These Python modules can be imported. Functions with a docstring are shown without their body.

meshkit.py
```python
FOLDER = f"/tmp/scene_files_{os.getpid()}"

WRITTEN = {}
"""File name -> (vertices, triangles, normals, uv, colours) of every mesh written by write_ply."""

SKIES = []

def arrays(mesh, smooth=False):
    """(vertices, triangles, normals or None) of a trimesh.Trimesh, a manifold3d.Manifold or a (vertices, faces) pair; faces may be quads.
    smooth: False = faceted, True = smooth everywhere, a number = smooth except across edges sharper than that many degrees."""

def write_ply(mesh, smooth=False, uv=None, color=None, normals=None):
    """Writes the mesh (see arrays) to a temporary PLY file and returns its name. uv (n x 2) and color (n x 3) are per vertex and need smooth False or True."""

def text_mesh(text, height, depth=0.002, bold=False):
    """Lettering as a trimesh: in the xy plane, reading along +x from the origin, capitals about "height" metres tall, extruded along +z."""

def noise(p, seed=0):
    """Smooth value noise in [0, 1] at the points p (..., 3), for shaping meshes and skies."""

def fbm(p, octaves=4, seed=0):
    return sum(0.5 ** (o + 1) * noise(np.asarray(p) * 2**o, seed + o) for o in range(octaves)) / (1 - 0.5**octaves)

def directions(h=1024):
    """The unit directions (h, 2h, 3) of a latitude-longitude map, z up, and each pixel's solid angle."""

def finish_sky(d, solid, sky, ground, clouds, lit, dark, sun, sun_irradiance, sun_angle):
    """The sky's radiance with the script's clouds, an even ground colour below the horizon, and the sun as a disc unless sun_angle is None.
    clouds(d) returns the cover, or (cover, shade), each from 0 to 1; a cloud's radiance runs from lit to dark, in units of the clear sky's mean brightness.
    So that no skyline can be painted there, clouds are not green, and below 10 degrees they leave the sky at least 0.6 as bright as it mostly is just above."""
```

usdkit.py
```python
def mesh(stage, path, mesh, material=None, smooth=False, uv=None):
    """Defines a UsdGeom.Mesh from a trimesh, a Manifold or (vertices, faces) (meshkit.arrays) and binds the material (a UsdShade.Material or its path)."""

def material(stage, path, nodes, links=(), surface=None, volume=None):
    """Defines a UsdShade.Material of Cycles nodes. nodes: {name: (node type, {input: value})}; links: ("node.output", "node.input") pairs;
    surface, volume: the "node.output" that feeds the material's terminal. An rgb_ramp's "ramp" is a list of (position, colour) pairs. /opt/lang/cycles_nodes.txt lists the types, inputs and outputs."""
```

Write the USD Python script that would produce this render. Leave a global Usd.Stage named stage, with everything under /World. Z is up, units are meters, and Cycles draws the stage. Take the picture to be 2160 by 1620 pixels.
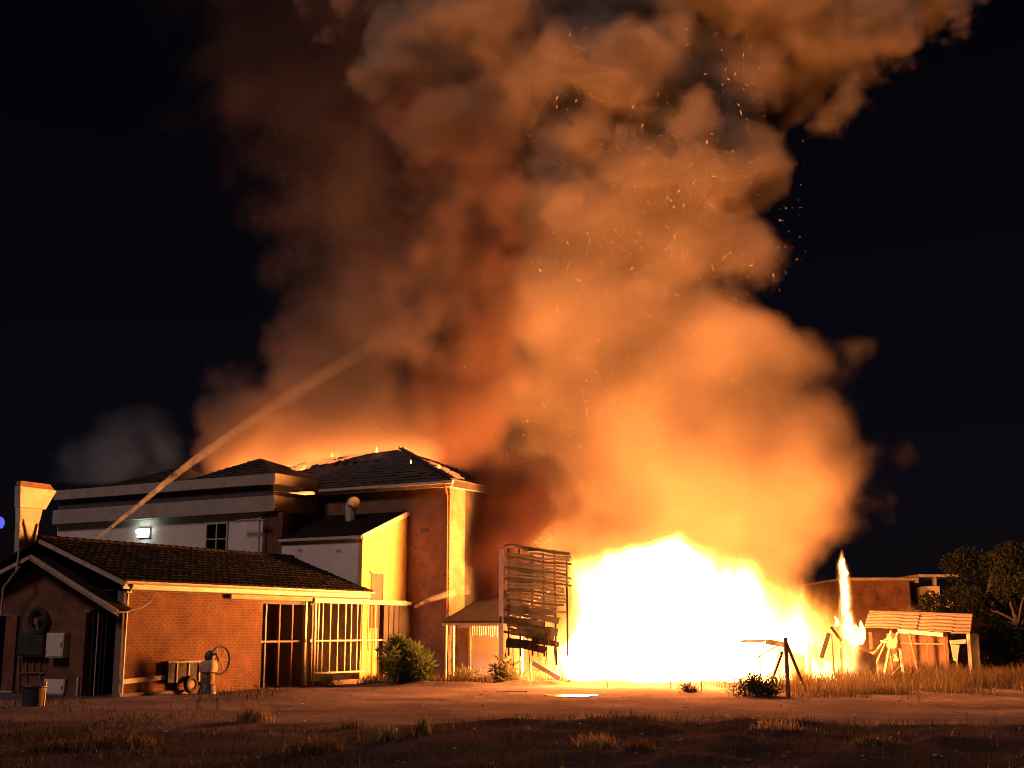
import math, random
import numpy as np, trimesh, usdkit, meshkit
from pxr import Usd, UsdGeom, UsdLux, UsdShade, Gf, Sdf, Vt

random.seed(7); RNG = np.random.default_rng(11)
stage = Usd.Stage.CreateInMemory()
UsdGeom.SetStageUpAxis(stage, UsdGeom.Tokens.z)
UsdGeom.SetStageMetersPerUnit(stage, 1.0)
UsdGeom.Xform.Define(stage, '/World')

# ---------------------------------------------------------------- camera, sky, fill light, exposure
F, EYE = 2650.0, 1.85
TH = math.atan(523 / F)
cam = UsdGeom.Camera.Define(stage, '/World/camera')
cam.CreateFocalLengthAttr(36 * F / 2160); cam.CreateHorizontalApertureAttr(36.0); cam.CreateVerticalApertureAttr(27.0)
cam.AddTranslateOp().Set(Gf.Vec3d(0, 0, EYE)); cam.AddRotateXOp().Set(90 + math.degrees(TH))
cam.CreateClippingRangeAttr(Gf.Vec2f(0.1, 6000)); cam.CreateExposureAttr(0.0)

def mat(name, nodes, links=(), surface=None, volume=None):
    return usdkit.material(stage, '/World/Looks/' + name, nodes, links, surface, volume)

FILL_DIR = np.array([-0.45, -0.55, 0.70]); FILL_DIR /= np.linalg.norm(FILL_DIR)
SKY_STRENGTH = 0.0011
skym = mat('night_sky', {'s': ('sky_texture', {'sky_type': 'single_scattering', 'sun_disc': False, 'sun_elevation': float(math.asin(FILL_DIR[2])), 'sun_rotation': float(math.atan2(FILL_DIR[0], FILL_DIR[1]))}),
                         'h': ('hsv', {'saturation': 0.75}), 'm': ('mix_color', {'blend_type': 'multiply', 'fac': 1.0, 'b': (0.62, 0.42, 0.62), 'use_clamp': False}),
                         'b': ('background_shader', {'strength': SKY_STRENGTH})},
           [('s.color', 'h.color'), ('h.color', 'm.a'), ('m.result', 'b.color')], surface='b.background')
dome = UsdLux.DomeLight.Define(stage, '/World/sky')
UsdShade.MaterialBindingAPI.Apply(dome.GetPrim()).Bind(skym)
dome.GetPrim().SetCustomDataByKey('kind', 'structure')
fill_light = UsdLux.DistantLight.Define(stage, '/World/fill_light')  # added warm fill, standing in for firelight the smoke scatters down
fill_light.CreateIntensityAttr(0.22); fill_light.CreateAngleAttr(12.0); fill_light.CreateNormalizeAttr(True) if hasattr(fill_light, 'CreateNormalizeAttr') else None
fill_light.CreateColorAttr(Gf.Vec3f(1.0, 0.66, 0.60))
rot = Gf.Rotation(Gf.Vec3d(0, 0, -1), Gf.Vec3d(*map(float, -FILL_DIR)))
fill_light.AddOrientOp().Set(Gf.Quatf(rot.GetQuat()))

# ---------------------------------------------------------------- pixel <-> world, campus grid
CS, SN = math.cos(TH), math.sin(TH)
O = np.array([0, 0, EYE])
def ray(px, py):
    a, b = (px - 1080) / F, (810 - py) / F
    return np.array([a, CS - b * SN, SN + b * CS])
def at(px, py, Y): r = ray(px, py); return O + r * (Y / r[1])
def gr(px, py, z=0.0): r = ray(px, py); return O + r * ((z - EYE) / r[2])
U = np.array([0.5, math.sqrt(0.75), 0]); V = np.array([-U[1], 0.5, 0]); K = np.array([0, 0, 1.0])   # along the wings (to the back right), across (to the back left), up
C0 = gr(250, 1470)
def G(a, b, z=0.0): return C0 + a * U + b * V + z * K
def ab(P): d = P - C0; return np.array([d @ U, d @ V, P[2]])
def on(px, py, P0, n): r = ray(px, py); return O + r * ((np.asarray(P0) - O) @ n / (r @ n))
def pa(px, py, a): return ab(on(px, py, G(a, 0), U))
def pb(px, py, b): return ab(on(px, py, G(0, b), V))

# ---------------------------------------------------------------- mesh helpers
class MB:
    """collects triangles"""
    def __init__(s): s.v, s.f, s.n = [], [], 0
    def add(s, v, f):
        v, f = np.asarray(v, float), np.asarray(f, int)
        if f.shape[1] == 4: f = np.vstack([f[:, [0, 1, 2]], f[:, [0, 2, 3]]])
        s.v.append(v); s.f.append(f + s.n); s.n += len(v); return s
    def tm(s, m): return s.add(m.vertices, m.faces)
    def get(s): return trimesh.Trimesh(np.vstack(s.v), np.vstack(s.f), process=False)
BOXF = np.array([[0, 3, 2, 1], [4, 5, 6, 7], [0, 1, 5, 4], [1, 2, 6, 5], [2, 3, 7, 6], [3, 0, 4, 7]])
def hexa(p): return MB().add(p, BOXF)                     # 8 corners: bottom ring then top ring (anticlockwise from above)
def gbox(a0, a1, b0, b1, z0, z1, m=None, top=None):       # box on the campus grid
    p = [G(a, b, z0) for a, b in ((a0, b0), (a1, b0), (a1, b1), (a0, b1))] + [G(a, b, z1) for a, b in ((a0, b0), (a1, b0), (a1, b1), (a0, b1))]
    return (m or MB()).add(p, BOXF)
def wbox(c, size, rz=0.0, m=None, tilt=None):             # box in the world: centre, size, turn
    b = trimesh.creation.box(size)
    T = trimesh.transformations.rotation_matrix(rz, [0, 0, 1])
    if tilt is not None: T = T @ trimesh.transformations.rotation_matrix(tilt[0], tilt[1])
    b.apply_transform(T); b.apply_translation(c)
    return (m or MB()).tm(b)
def bar(p, q, w, h=None, m=None, up=K, round_=False, taper=1.0):   # straight bar from p to q
    p, q = np.asarray(p, float), np.asarray(q, float); d = q - p; d /= np.linalg.norm(d)
    s = np.cross(up if abs(d @ up) < 0.97 else np.array([0, 1.0, 0]), d); s /= np.linalg.norm(s); t = np.cross(d, s); h = h or w
    m = m or MB()
    if round_:
        n = 8; ang = np.arange(n) * 2 * np.pi / n
        ring = np.cos(ang)[:, None] * s + np.sin(ang)[:, None] * t
        v = np.vstack([p + ring * w / 2, q + ring * w / 2 * taper, [p], [q]])
        f = [[i, (i + 1) % n, n + (i + 1) % n, n + i] for i in range(n)]
        fq = np.array(f); tr = np.vstack([fq[:, [0, 1, 2]], fq[:, [0, 2, 3]], [[2 * n, (i + 1) % n, i] for i in range(n)], [[2 * n + 1, n + i, n + (i + 1) % n] for i in range(n)]])
        return m.add(v, tr)
    c = [(-1, -1), (1, -1), (1, 1), (-1, 1)]
    v = [p + s * w / 2 * x + t * h / 2 * y for x, y in c] + [q + (s * w / 2 * x + t * h / 2 * y) * taper for x, y in c]
    return m.add(v, BOXF)
def tube(pts, r, n=6, m=None):
    pts = np.asarray(pts, float); r = np.broadcast_to(r, (len(pts),)); t = np.gradient(pts, axis=0); t /= np.linalg.norm(t, axis=1, keepdims=True)
    ref = np.array([0, 0, 1.0]) if abs(t[0][2]) < 0.9 else np.array([0, 1.0, 0])
    a = np.cross(t, ref); a /= np.linalg.norm(a, axis=1, keepdims=True) + 1e-9; b = np.cross(t, a); g = np.arange(n) * 2 * np.pi / n
    v = pts[:, None] + r[:, None, None] * (np.cos(g)[None, :, None] * a[:, None] + np.sin(g)[None, :, None] * b[:, None])
    i, j = np.meshgrid(np.arange(len(pts) - 1), np.arange(n), indexing='ij')
    q = np.stack([i * n + j, i * n + (j + 1) % n, (i + 1) * n + (j + 1) % n, (i + 1) * n + j], -1).reshape(-1, 4)
    N = len(pts) * n; vv = np.vstack([v.reshape(-1, 3), pts[:1], pts[-1:]])
    tri = np.vstack([q[:, [0, 1, 2]], q[:, [0, 2, 3]], [[N, (k + 1) % n, k] for k in range(n)], [[N + 1, N - n + k, N - n + (k + 1) % n] for k in range(n)]])
    return (m or MB()).add(vv, tri)
def quad(pts, m=None): return (m or MB()).add(pts, [list(range(len(pts)))])
def slab(pts, th, m=None):                                 # polygon of 3 or 4 points given thickness along its normal (downwards)
    pts = np.asarray(pts, float); n = np.cross(pts[1] - pts[0], pts[2] - pts[0]); n /= np.linalg.norm(n)
    if n[2] > 0: n = -n
    lo = pts + n * th; k = len(pts); v = np.vstack([pts, lo])
    if np.cross(pts[1] - pts[0], pts[2] - pts[0])[2] < 0: v = np.vstack([pts[::-1], lo[::-1]])
    f = [[0, i, i + 1] for i in range(1, k - 1)] + [[k, k + i + 1, k + i] for i in range(1, k - 1)]
    for i in range(k): j = (i + 1) % k; f += [[i, k + i, k + j], [i, k + j, j]]
    return (m or MB()).add(v, f)
def surface_nets(f, lo, h):
    """closed mesh of f > 0 on a grid"""
    n = np.array(f.shape) - 1; P = np.zeros((*n, 3)); cnt = np.zeros(n)
    sl = lambda o: tuple(slice(o[k], o[k] + n[k]) for k in range(3))
    for o in np.ndindex(2, 2, 2):
        for ax in range(3):
            if o[ax] == 0:
                q = list(o); q[ax] = 1; fa, fb = f[sl(o)], f[sl(q)]
                cr = (fa > 0) != (fb > 0); t = np.where(cr, fa / np.where(cr, fa - fb, 1), 0)
                for k in range(3): P[..., k] += np.where(cr, o[k] + (t if k == ax else 0), 0)
                cnt += cr
    act = cnt > 0; idx = -np.ones(n, int); idx[act] = np.arange(act.sum())
    vv = (np.argwhere(act) + P[act] / cnt[act][:, None]) * h + lo; faces = []
    for ax in range(3):
        u, v = (ax + 1) % 3, (ax + 2) % 3
        a = [slice(1, -1)] * 3; a[ax] = slice(0, -1); b = list(a); b[ax] = slice(1, None)
        fa, fb = f[tuple(a)], f[tuple(b)]; cr = np.argwhere((fa > 0) != (fb > 0)); off = np.ones(3, int); off[ax] = 0
        g = cr + off; sg = fa[tuple(cr.T)] > 0
        def ix(du, dv): q = g.copy(); q[:, u] += du; q[:, v] += dv; return idx[tuple(q.T)]
        qd = np.stack([ix(-1, -1), ix(0, -1), ix(0, 0), ix(-1, 0)], 1); qd[~sg] = qd[~sg][:, ::-1]; faces.append(qd)
    return vv, np.vstack(faces)
def blob(balls, h=0.3, k=0.6, amp=0.5, sc=(0.5, 0.5, 0.25), seed=0, pad=1.0, floor=None):
    b = np.array(balls); lo = (b[:, :3] - b[:, 3:]).min(0) - pad - amp; hi = (b[:, :3] + b[:, 3:]).max(0) + pad + amp
    X, Y, Z = np.meshgrid(*[np.arange(lo[i], hi[i], h) for i in range(3)], indexing='ij'); acc = 0
    for x, y, z, r in b: acc = acc + np.exp(-np.clip((np.sqrt((X - x)**2 + (Y - y)**2 + (Z - z)**2) - r) / k, -30, 30))
    f = k * np.log(acc) + amp * (meshkit.fbm(np.stack([X * sc[0], Y * sc[1], Z * sc[2]], -1), 3, seed) * 2 - 1)
    if floor is not None: f = np.minimum(f, (Z - floor))
    return surface_nets(f, lo, h)

# ---------------------------------------------------------------- naming
used = {}
def free(parent, name):
    key = (parent, name); n = used.get(key, -1) + 1; used[key] = n
    return f'{parent}/{name}' if n == 0 else f'{parent}/{name}_{n:03d}'
def setcd(p, label=None, cat=None, group=None, kind=None):
    for k, v in (('label', label), ('category', cat), ('group', group), ('kind', kind)):
        if v: p.SetCustomDataByKey(k, v)
origin = {}
def thing(name, label, cat, at_=(0, 0, 0), group=None, kind=None):
    path = free('/World', name); x = UsdGeom.Xform.Define(stage, path); x.AddTranslateOp().Set(Gf.Vec3d(*map(float, at_)))
    setcd(x.GetPrim(), label, cat, group, kind); origin[path] = np.asarray(at_, float); return path
def part(parent, name, mb, m, smooth=False, label=None, kind=None):
    path = free(parent, name); o = origin[parent]; origin[path] = o
    t = mb.get() if isinstance(mb, MB) else mb
    v, f = (t.vertices, t.faces) if hasattr(t, 'vertices') else t
    g = usdkit.mesh(stage, path, (np.asarray(v) - o, f), m, smooth); setcd(g.GetPrim(), label, kind=kind); return path
def solo(name, mb, m, label=None, cat=None, group=None, kind=None, smooth=False):
    path = free('/World', name); origin[path] = np.zeros(3)
    t = mb.get() if isinstance(mb, MB) else mb
    v, f = (t.vertices, t.faces) if hasattr(t, 'vertices') else t
    v = np.asarray(v, float); o = np.array([v[:, 0].mean(), v[:, 1].mean(), v[:, 2].min()]) if kind is None else np.zeros(3)
    g = usdkit.mesh(stage, path, (v - o, f), m, smooth)
    if kind is None: g.AddTranslateOp().Set(Gf.Vec3d(*map(float, o)))
    origin[path] = o; setcd(g.GetPrim(), label, cat, group, kind); return path

# ---------------------------------------------------------------- materials
def plain(name, col, rough=0.7, var=0.25, scale=6.0, bump=0.0, bscale=40.0, metallic=0.0, spots=None):
    """a surface whose colour drifts with noise (wear, dirt), with fine relief"""
    dk = tuple(c * (1 - var) for c in col); lt = tuple(min(1, c * (1 + var)) for c in col)
    nodes = {'g': ('geometry', {}), 'n': ('noise_texture', {'scale': scale, 'detail': 5.0, 'roughness': 0.65}), 'r': ('rgb_ramp', {'ramp': [(0.3, dk), (0.7, lt)]}), 'p': ('principled_bsdf', {'roughness': rough, 'metallic': metallic})}
    links = [('g.position', 'n.vector'), ('n.fac', 'r.fac'), ('r.color', 'p.base_color')]
    if spots:
        nodes |= {'n2': ('noise_texture', {'scale': spots[1], 'detail': 6.0, 'roughness': 0.7}), 'm2': ('map_range', {'from_min': spots[2], 'from_max': spots[3], 'clamp': True}), 'x': ('mix_color', {'b': spots[0]})}
        links = links[:2] + [('r.color', 'x.a'), ('g.position', 'n2.vector'), ('n2.fac', 'm2.value'), ('m2.result', 'x.fac'), ('x.result', 'p.base_color')]
    if bump:
        nodes |= {'bn': ('noise_texture', {'scale': bscale, 'detail': 4.0}), 'b': ('bump', {'strength': 1.0, 'distance': bump})}
        links += [('g.position', 'bn.vector'), ('bn.fac', 'b.height'), ('b.normal', 'p.normal')]
    return mat(name, nodes, links, surface='p.BSDF')
def island(name, cols, rough=0.85, bump=0.002, bscale=60.0):
    """tone varies from piece to piece (bricks, tiles)"""
    n = len(cols)
    return mat(name, {'g': ('geometry', {}), 'r': ('rgb_ramp', {'ramp': [(i / (n - 1), c) for i, c in enumerate(cols)]}), 'n': ('noise_texture', {'scale': 1.3, 'detail': 8.0, 'roughness': 0.68}), 'm': ('map_range', {'from_min': 0.3, 'from_max': 0.68, 'to_min': 0.5, 'to_max': 1.35, 'clamp': True}),
                      'c': ('combine_color', {}), 'x': ('mix_color', {'blend_type': 'multiply', 'fac': 1.0, 'use_clamp': False}), 'p': ('principled_bsdf', {'roughness': rough, 'specular_ior_level': 0.15}), 'bn': ('noise_texture', {'scale': bscale, 'detail': 3.0}), 'b': ('bump', {'distance': bump})},
               [('g.random_per_island', 'r.fac'), ('r.color', 'x.a'), ('g.position', 'n.vector'), ('n.fac', 'm.value'), ('m.result', 'c.r'), ('m.result', 'c.g'), ('m.result', 'c.b'), ('c.color', 'x.b'), ('x.result', 'p.base_color'), ('g.position', 'bn.vector'), ('bn.fac', 'b.height'), ('b.normal', 'p.normal')], surface='p.BSDF')
BRICK = island('red_brick', [(0.145, 0.066, 0.041), (0.19, 0.088, 0.054), (0.16, 0.074, 0.046), (0.105, 0.046, 0.031), (0.21, 0.104, 0.066)])
TANBRICK = island('tan_brick', [(0.20, 0.108, 0.068), (0.26, 0.145, 0.092), (0.22, 0.12, 0.076), (0.15, 0.078, 0.052), (0.28, 0.165, 0.11)])
MORTAR = plain('mortar', (0.145, 0.115, 0.092), 0.95, 0.2, 8.0, 0.002)
RENDER = plain('pale_render', (0.56, 0.52, 0.47), 0.9, 0.12, 1.3, 0.004, 30.0, spots=((0.33, 0.29, 0.24), 0.9, 0.58, 0.78))
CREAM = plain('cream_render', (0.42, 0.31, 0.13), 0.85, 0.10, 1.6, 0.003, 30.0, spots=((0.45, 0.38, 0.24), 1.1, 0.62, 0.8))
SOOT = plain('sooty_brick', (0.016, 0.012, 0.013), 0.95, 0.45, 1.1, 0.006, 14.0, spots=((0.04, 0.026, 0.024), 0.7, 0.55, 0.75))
BAND = plain('concrete_band', (0.30, 0.265, 0.225), 0.85, 0.15, 1.8, 0.004, 20.0, spots=((0.22, 0.19, 0.16), 1.3, 0.55, 0.75))
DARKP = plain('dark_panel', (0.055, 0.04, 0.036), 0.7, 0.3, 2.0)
TILE = island('dark_roof_tile', [(0.013, 0.009, 0.008), (0.020, 0.013, 0.011), (0.015, 0.011, 0.010), (0.010, 0.008, 0.0075)], 0.95)
FASCIA = plain('painted_timber', (0.40, 0.35, 0.28), 0.5, 0.18, 3.0, spots=((0.30, 0.24, 0.18), 4.0, 0.62, 0.75))
STEELP = plain('cream_painted_steel', (0.52, 0.46, 0.36), 0.4, 0.2, 5.0, spots=((0.18, 0.09, 0.05), 7.0, 0.6, 0.7))
RUST = plain('rusty_steel', (0.19, 0.10, 0.06), 0.65, 0.4, 6.0, 0.002, metallic=0.2)
DARKM = plain('dark_steel', (0.035, 0.030, 0.030), 0.5, 0.3, 5.0)
GALV = plain('weathered_galvanised_steel', (0.50, 0.43, 0.34), 0.45, 0.22, 2.0, metallic=0.25, spots=((0.24, 0.14, 0.09), 2.5, 0.55, 0.72))
TIMBER = plain('old_timber', (0.36, 0.27, 0.19), 0.8, 0.3, 5.0, 0.002)
CHAR = plain('charred_timber', (0.022, 0.017, 0.017), 0.75, 0.5, 9.0, 0.006, 25.0)
CHARP = plain('scorched_timber', (0.075, 0.062, 0.068), 0.8, 0.5, 5.0, 0.006, 25.0)
DOORP = plain('red_brown_door_paint', (0.20, 0.055, 0.04), 0.55, 0.2, 4.0)
DOORG = plain('grey_brown_door_paint', (0.16, 0.11, 0.10), 0.6, 0.2, 4.0)
BOXP = plain('pale_box_paint', (0.55, 0.50, 0.42), 0.45, 0.12, 5.0, spots=((0.25, 0.17, 0.11), 6.0, 0.62, 0.75))
PLASTIC = plain('black_plastic', (0.03, 0.03, 0.032), 0.5, 0.3, 5.0)
RUBBER = plain('black_rubber', (0.022, 0.021, 0.02), 0.8, 0.3, 8.0)
GLASS = mat('window_glass', {'f': ('fresnel', {'IOR': 1.5}), 't': ('transparent_bsdf', {'color': (0.85, 0.88, 0.9)}), 'g': ('glossy_bsdf', {'color': (1, 1, 1), 'roughness': 0.03}), 'm': ('mix_closure', {})}, [('f.fac', 'm.fac'), ('t.BSDF', 'm.closure1'), ('g.BSDF', 'm.closure2')], surface='m.closure')
def glow(name, col, s): return mat(name, {'e': ('emission', {'color': col, 'strength': s})}, surface='e.emission')
FIRECOL = (1.0, 0.295, 0.055)
FLAME = glow('flame_core', FIRECOL, 420.0)
ROOFFIRE = glow('roof_fire_glow', (1.0, 0.30, 0.06), 100.0)
SMALLFLAME = glow('small_flame', (1.0, 0.36, 0.06), 3.0)
HOTFLAME = glow('hot_flame', (1.0, 0.42, 0.11), 8.0)
EMBER = glow('ember', (1.0, 0.27, 0.07), 1.3)
SPARK = mat('spark', {'g': ('geometry', {}), 'p': ('math', {'math_type': 'power', 'value2': 3.0}), 'm': ('math', {'math_type': 'multiply_add', 'value2': 36.0, 'value3': 2.0}), 'r': ('rgb_ramp', {'ramp': [(0, (1.0, 0.26, 0.05)), (1, (1.0, 0.52, 0.2))]}), 'e': ('emission', {})},
            [('g.random_per_island', 'p.value1'), ('p.value', 'm.value1'), ('m.value', 'e.strength'), ('g.random_per_island', 'r.fac'), ('r.color', 'e.color')], surface='e.emission')
TUBELIGHT = glow('fluorescent_tube', (0.86, 1.0, 0.92), 26.0)
BLUELIGHT = glow('blue_lamp', (0.14, 0.16, 1.0), 0.9)
def leafmat(name, c1, c2, tr=0.35):
    return mat(name, {'g': ('geometry', {}), 'r': ('rgb_ramp', {'ramp': [(0, c1), (1, c2)]}), 'd': ('principled_bsdf', {'roughness': 0.75, 'specular_ior_level': 0.12}), 't': ('translucent_bsdf', {}), 'm': ('mix_closure', {'fac': tr})},
               [('g.random_per_island', 'r.fac'), ('r.color', 'd.base_color'), ('r.color', 't.color'), ('d.BSDF', 'm.closure1'), ('t.BSDF', 'm.closure2')], surface='m.closure')
LEAF = leafmat('bush_leaf', (0.07, 0.10, 0.03), (0.16, 0.19, 0.07))
DARKLEAF = leafmat('dark_tree_leaf', (0.010, 0.012, 0.007), (0.021, 0.022, 0.012), 0.15)
STRAW = leafmat('dry_grass', (0.085, 0.058, 0.03), (0.30, 0.215, 0.105), 0.3)
DULLGRASS = leafmat('dull_grass', (0.038, 0.029, 0.022), (0.125, 0.088, 0.062), 0.25)
OLDROOF = plain('rusting_roof_sheet', (0.09, 0.064, 0.048), 0.6, 0.3, 2.0, metallic=0.1, spots=((0.11, 0.06, 0.035), 2.5, 0.5, 0.7))
SHEDWALL = plain('rusty_shed_wall', (0.085, 0.042, 0.03), 0.8, 0.35, 1.5)
PALEGRASS = leafmat('pale_dry_grass', (0.22, 0.16, 0.085), (0.50, 0.38, 0.21), 0.3)
WEEDM = leafmat('weed_leaf', (0.12, 0.12, 0.06), (0.26, 0.22, 0.12), 0.3)
BARK = plain('bark', (0.07, 0.05, 0.035), 0.9, 0.3, 8.0, 0.01, 20.0)
# ---------------------------------------------------------------- ground
def hgt(x, y):
    x, y = np.asarray(x, float), np.asarray(y, float); p = np.stack([x, y, 0 * x], -1)
    h = 0.10 * (meshkit.fbm(p * 0.22, 3, 3) - 0.5) * np.clip((36 - y) / 8, 0.25, 1) + 0.05 * (meshkit.fbm(p * 1.1, 3, 5) - 0.5)
    line = 45.3 + 0.5 * np.sin(x * 0.7) + 1.2 * (meshkit.noise(p * 0.35, 9) - 0.5)
    ridge = np.exp(-((y - line) / 0.45)**2) * np.clip((x + 5.5) / 1.5, 0, 1) * np.clip((14 - x) / 2, 0, 1)
    h = h + ridge * (0.05 + 0.20 * meshkit.fbm(p * 1.3, 3, 12))
    verge = 25.5 - 0.1 * x + 3.0 * (meshkit.fbm(p * 0.16, 3, 21) - 0.5)     # a low bank of weeds in front of the bare yard
    h = h + 0.22 * np.clip((verge - y) / 1.2, 0, 1) * np.clip((x + 3) / 3, 0, 1) * (0.5 + meshkit.fbm(p * 0.9, 3, 22))
    for y0 in (31.2, 32.8, 36.4, 38.0):                    # wheel ruts across the yard
        h = h - 0.035 * np.exp(-((y - y0 - 0.05 * x - 0.5 * np.sin(x * 0.21 + y0)) / 0.16)**2) * (0.4 + meshkit.noise(p * 0.8, 31))
    return h * np.clip((80 - y) / 20, 0, 1) * np.clip((60 - abs(x)) / 20, 0, 1)
xs = np.concatenate([[-2500, -800, -300, -120, -70, -50, -40, -34, -30], np.arange(-27, 31, 0.24), [34, 40, 50, 70, 120, 300, 800, 2500]])
ys = np.concatenate([[-600, -150, -50, -10, 0, 6, 9, 11], np.arange(12.5, 62, 0.24), [64, 67, 71, 77, 85, 100, 140, 300, 900, 3000]])
X, Y = np.meshgrid(xs, ys, indexing='ij'); Z = hgt(X, Y); nx, ny = X.shape
i, j = np.meshgrid(np.arange(nx - 1), np.arange(ny - 1), indexing='ij')
gq = np.stack([i * ny + j, (i + 1) * ny + j, (i + 1) * ny + j + 1, i * ny + j + 1], -1).reshape(-1, 4)
dirt = mat('dirt', {'g': ('geometry', {}), 's': ('separate_xyz', {}), 'n1': ('noise_texture', {'scale': 0.35, 'detail': 5.0, 'roughness': 0.6}), 'n2': ('noise_texture', {'scale': 5.0, 'detail': 8.0, 'roughness': 0.75}), 'n3': ('noise_texture', {'scale': 38.0, 'detail': 4.0, 'roughness': 0.7}),
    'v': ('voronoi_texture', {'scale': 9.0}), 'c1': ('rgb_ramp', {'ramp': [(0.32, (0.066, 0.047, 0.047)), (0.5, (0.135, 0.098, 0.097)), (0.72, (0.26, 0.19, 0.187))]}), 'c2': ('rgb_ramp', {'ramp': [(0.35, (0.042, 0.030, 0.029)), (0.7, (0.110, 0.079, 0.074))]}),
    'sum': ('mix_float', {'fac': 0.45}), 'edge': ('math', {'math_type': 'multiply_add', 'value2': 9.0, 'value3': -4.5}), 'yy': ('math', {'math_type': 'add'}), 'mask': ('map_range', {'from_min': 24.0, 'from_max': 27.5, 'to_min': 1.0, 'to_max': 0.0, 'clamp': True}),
    'x': ('mix_color', {}), 'p': ('principled_bsdf', {'roughness': 1.0, 'specular_ior_level': 0.0}), 'bh': ('math', {'math_type': 'multiply_add', 'value2': 0.35}), 'vh': ('math', {'math_type': 'multiply', 'value2': 0.25}), 'ba': ('math', {'math_type': 'add'}), 'b': ('bump', {'distance': 0.09, 'strength': 1.0})},
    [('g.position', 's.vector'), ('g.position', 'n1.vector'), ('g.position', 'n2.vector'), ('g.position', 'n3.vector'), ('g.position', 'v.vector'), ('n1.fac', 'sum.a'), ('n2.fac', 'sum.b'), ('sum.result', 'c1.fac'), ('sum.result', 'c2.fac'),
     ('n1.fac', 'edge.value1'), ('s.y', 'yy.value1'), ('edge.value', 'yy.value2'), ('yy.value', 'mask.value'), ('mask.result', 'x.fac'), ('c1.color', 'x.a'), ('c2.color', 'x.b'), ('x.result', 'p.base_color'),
     ('n3.fac', 'bh.value1'), ('n2.fac', 'bh.value3'), ('v.distance', 'vh.value1'), ('bh.value', 'ba.value1'), ('vh.value', 'ba.value2'), ('ba.value', 'b.height'), ('b.normal', 'p.normal')], surface='p.BSDF')
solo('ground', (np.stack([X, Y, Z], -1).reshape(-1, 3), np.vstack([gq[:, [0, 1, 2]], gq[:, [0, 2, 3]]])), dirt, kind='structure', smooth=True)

# ---------------------------------------------------------------- the fire
FY = 47.6
def fb(px, py, pr, y=FY): p = at(px, py, y); return [*p, pr * np.linalg.norm(p - O) / F]
core = [fb(1235, 1405, 30, 47.2), fb(1262, 1335, 30, 47.4), fb(1320, 1390, 46, 47.2), fb(1335, 1300, 48), fb(1430, 1370, 62, 47.4), fb(1445, 1270, 52), fb(1545, 1325, 52), fb(1520, 1405, 42, 47.4), fb(1610, 1320, 30), fb(1440, 1225, 36), fb(1370, 1225, 30), fb(1280, 1235, 26), fb(1500, 1235, 26), fb(1445, 1185, 20)]
fire = thing('house_fire', 'huge white hot blaze swallowing the collapsed house in the middle of the yard', 'fire', (6.5, FY, 0))
part(fire, 'flame_core', blob(core, 0.22, 0.45, 1.1, (0.55, 0.55, 0.2), 4, floor=0.12), FLAME, smooth=True)
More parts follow.
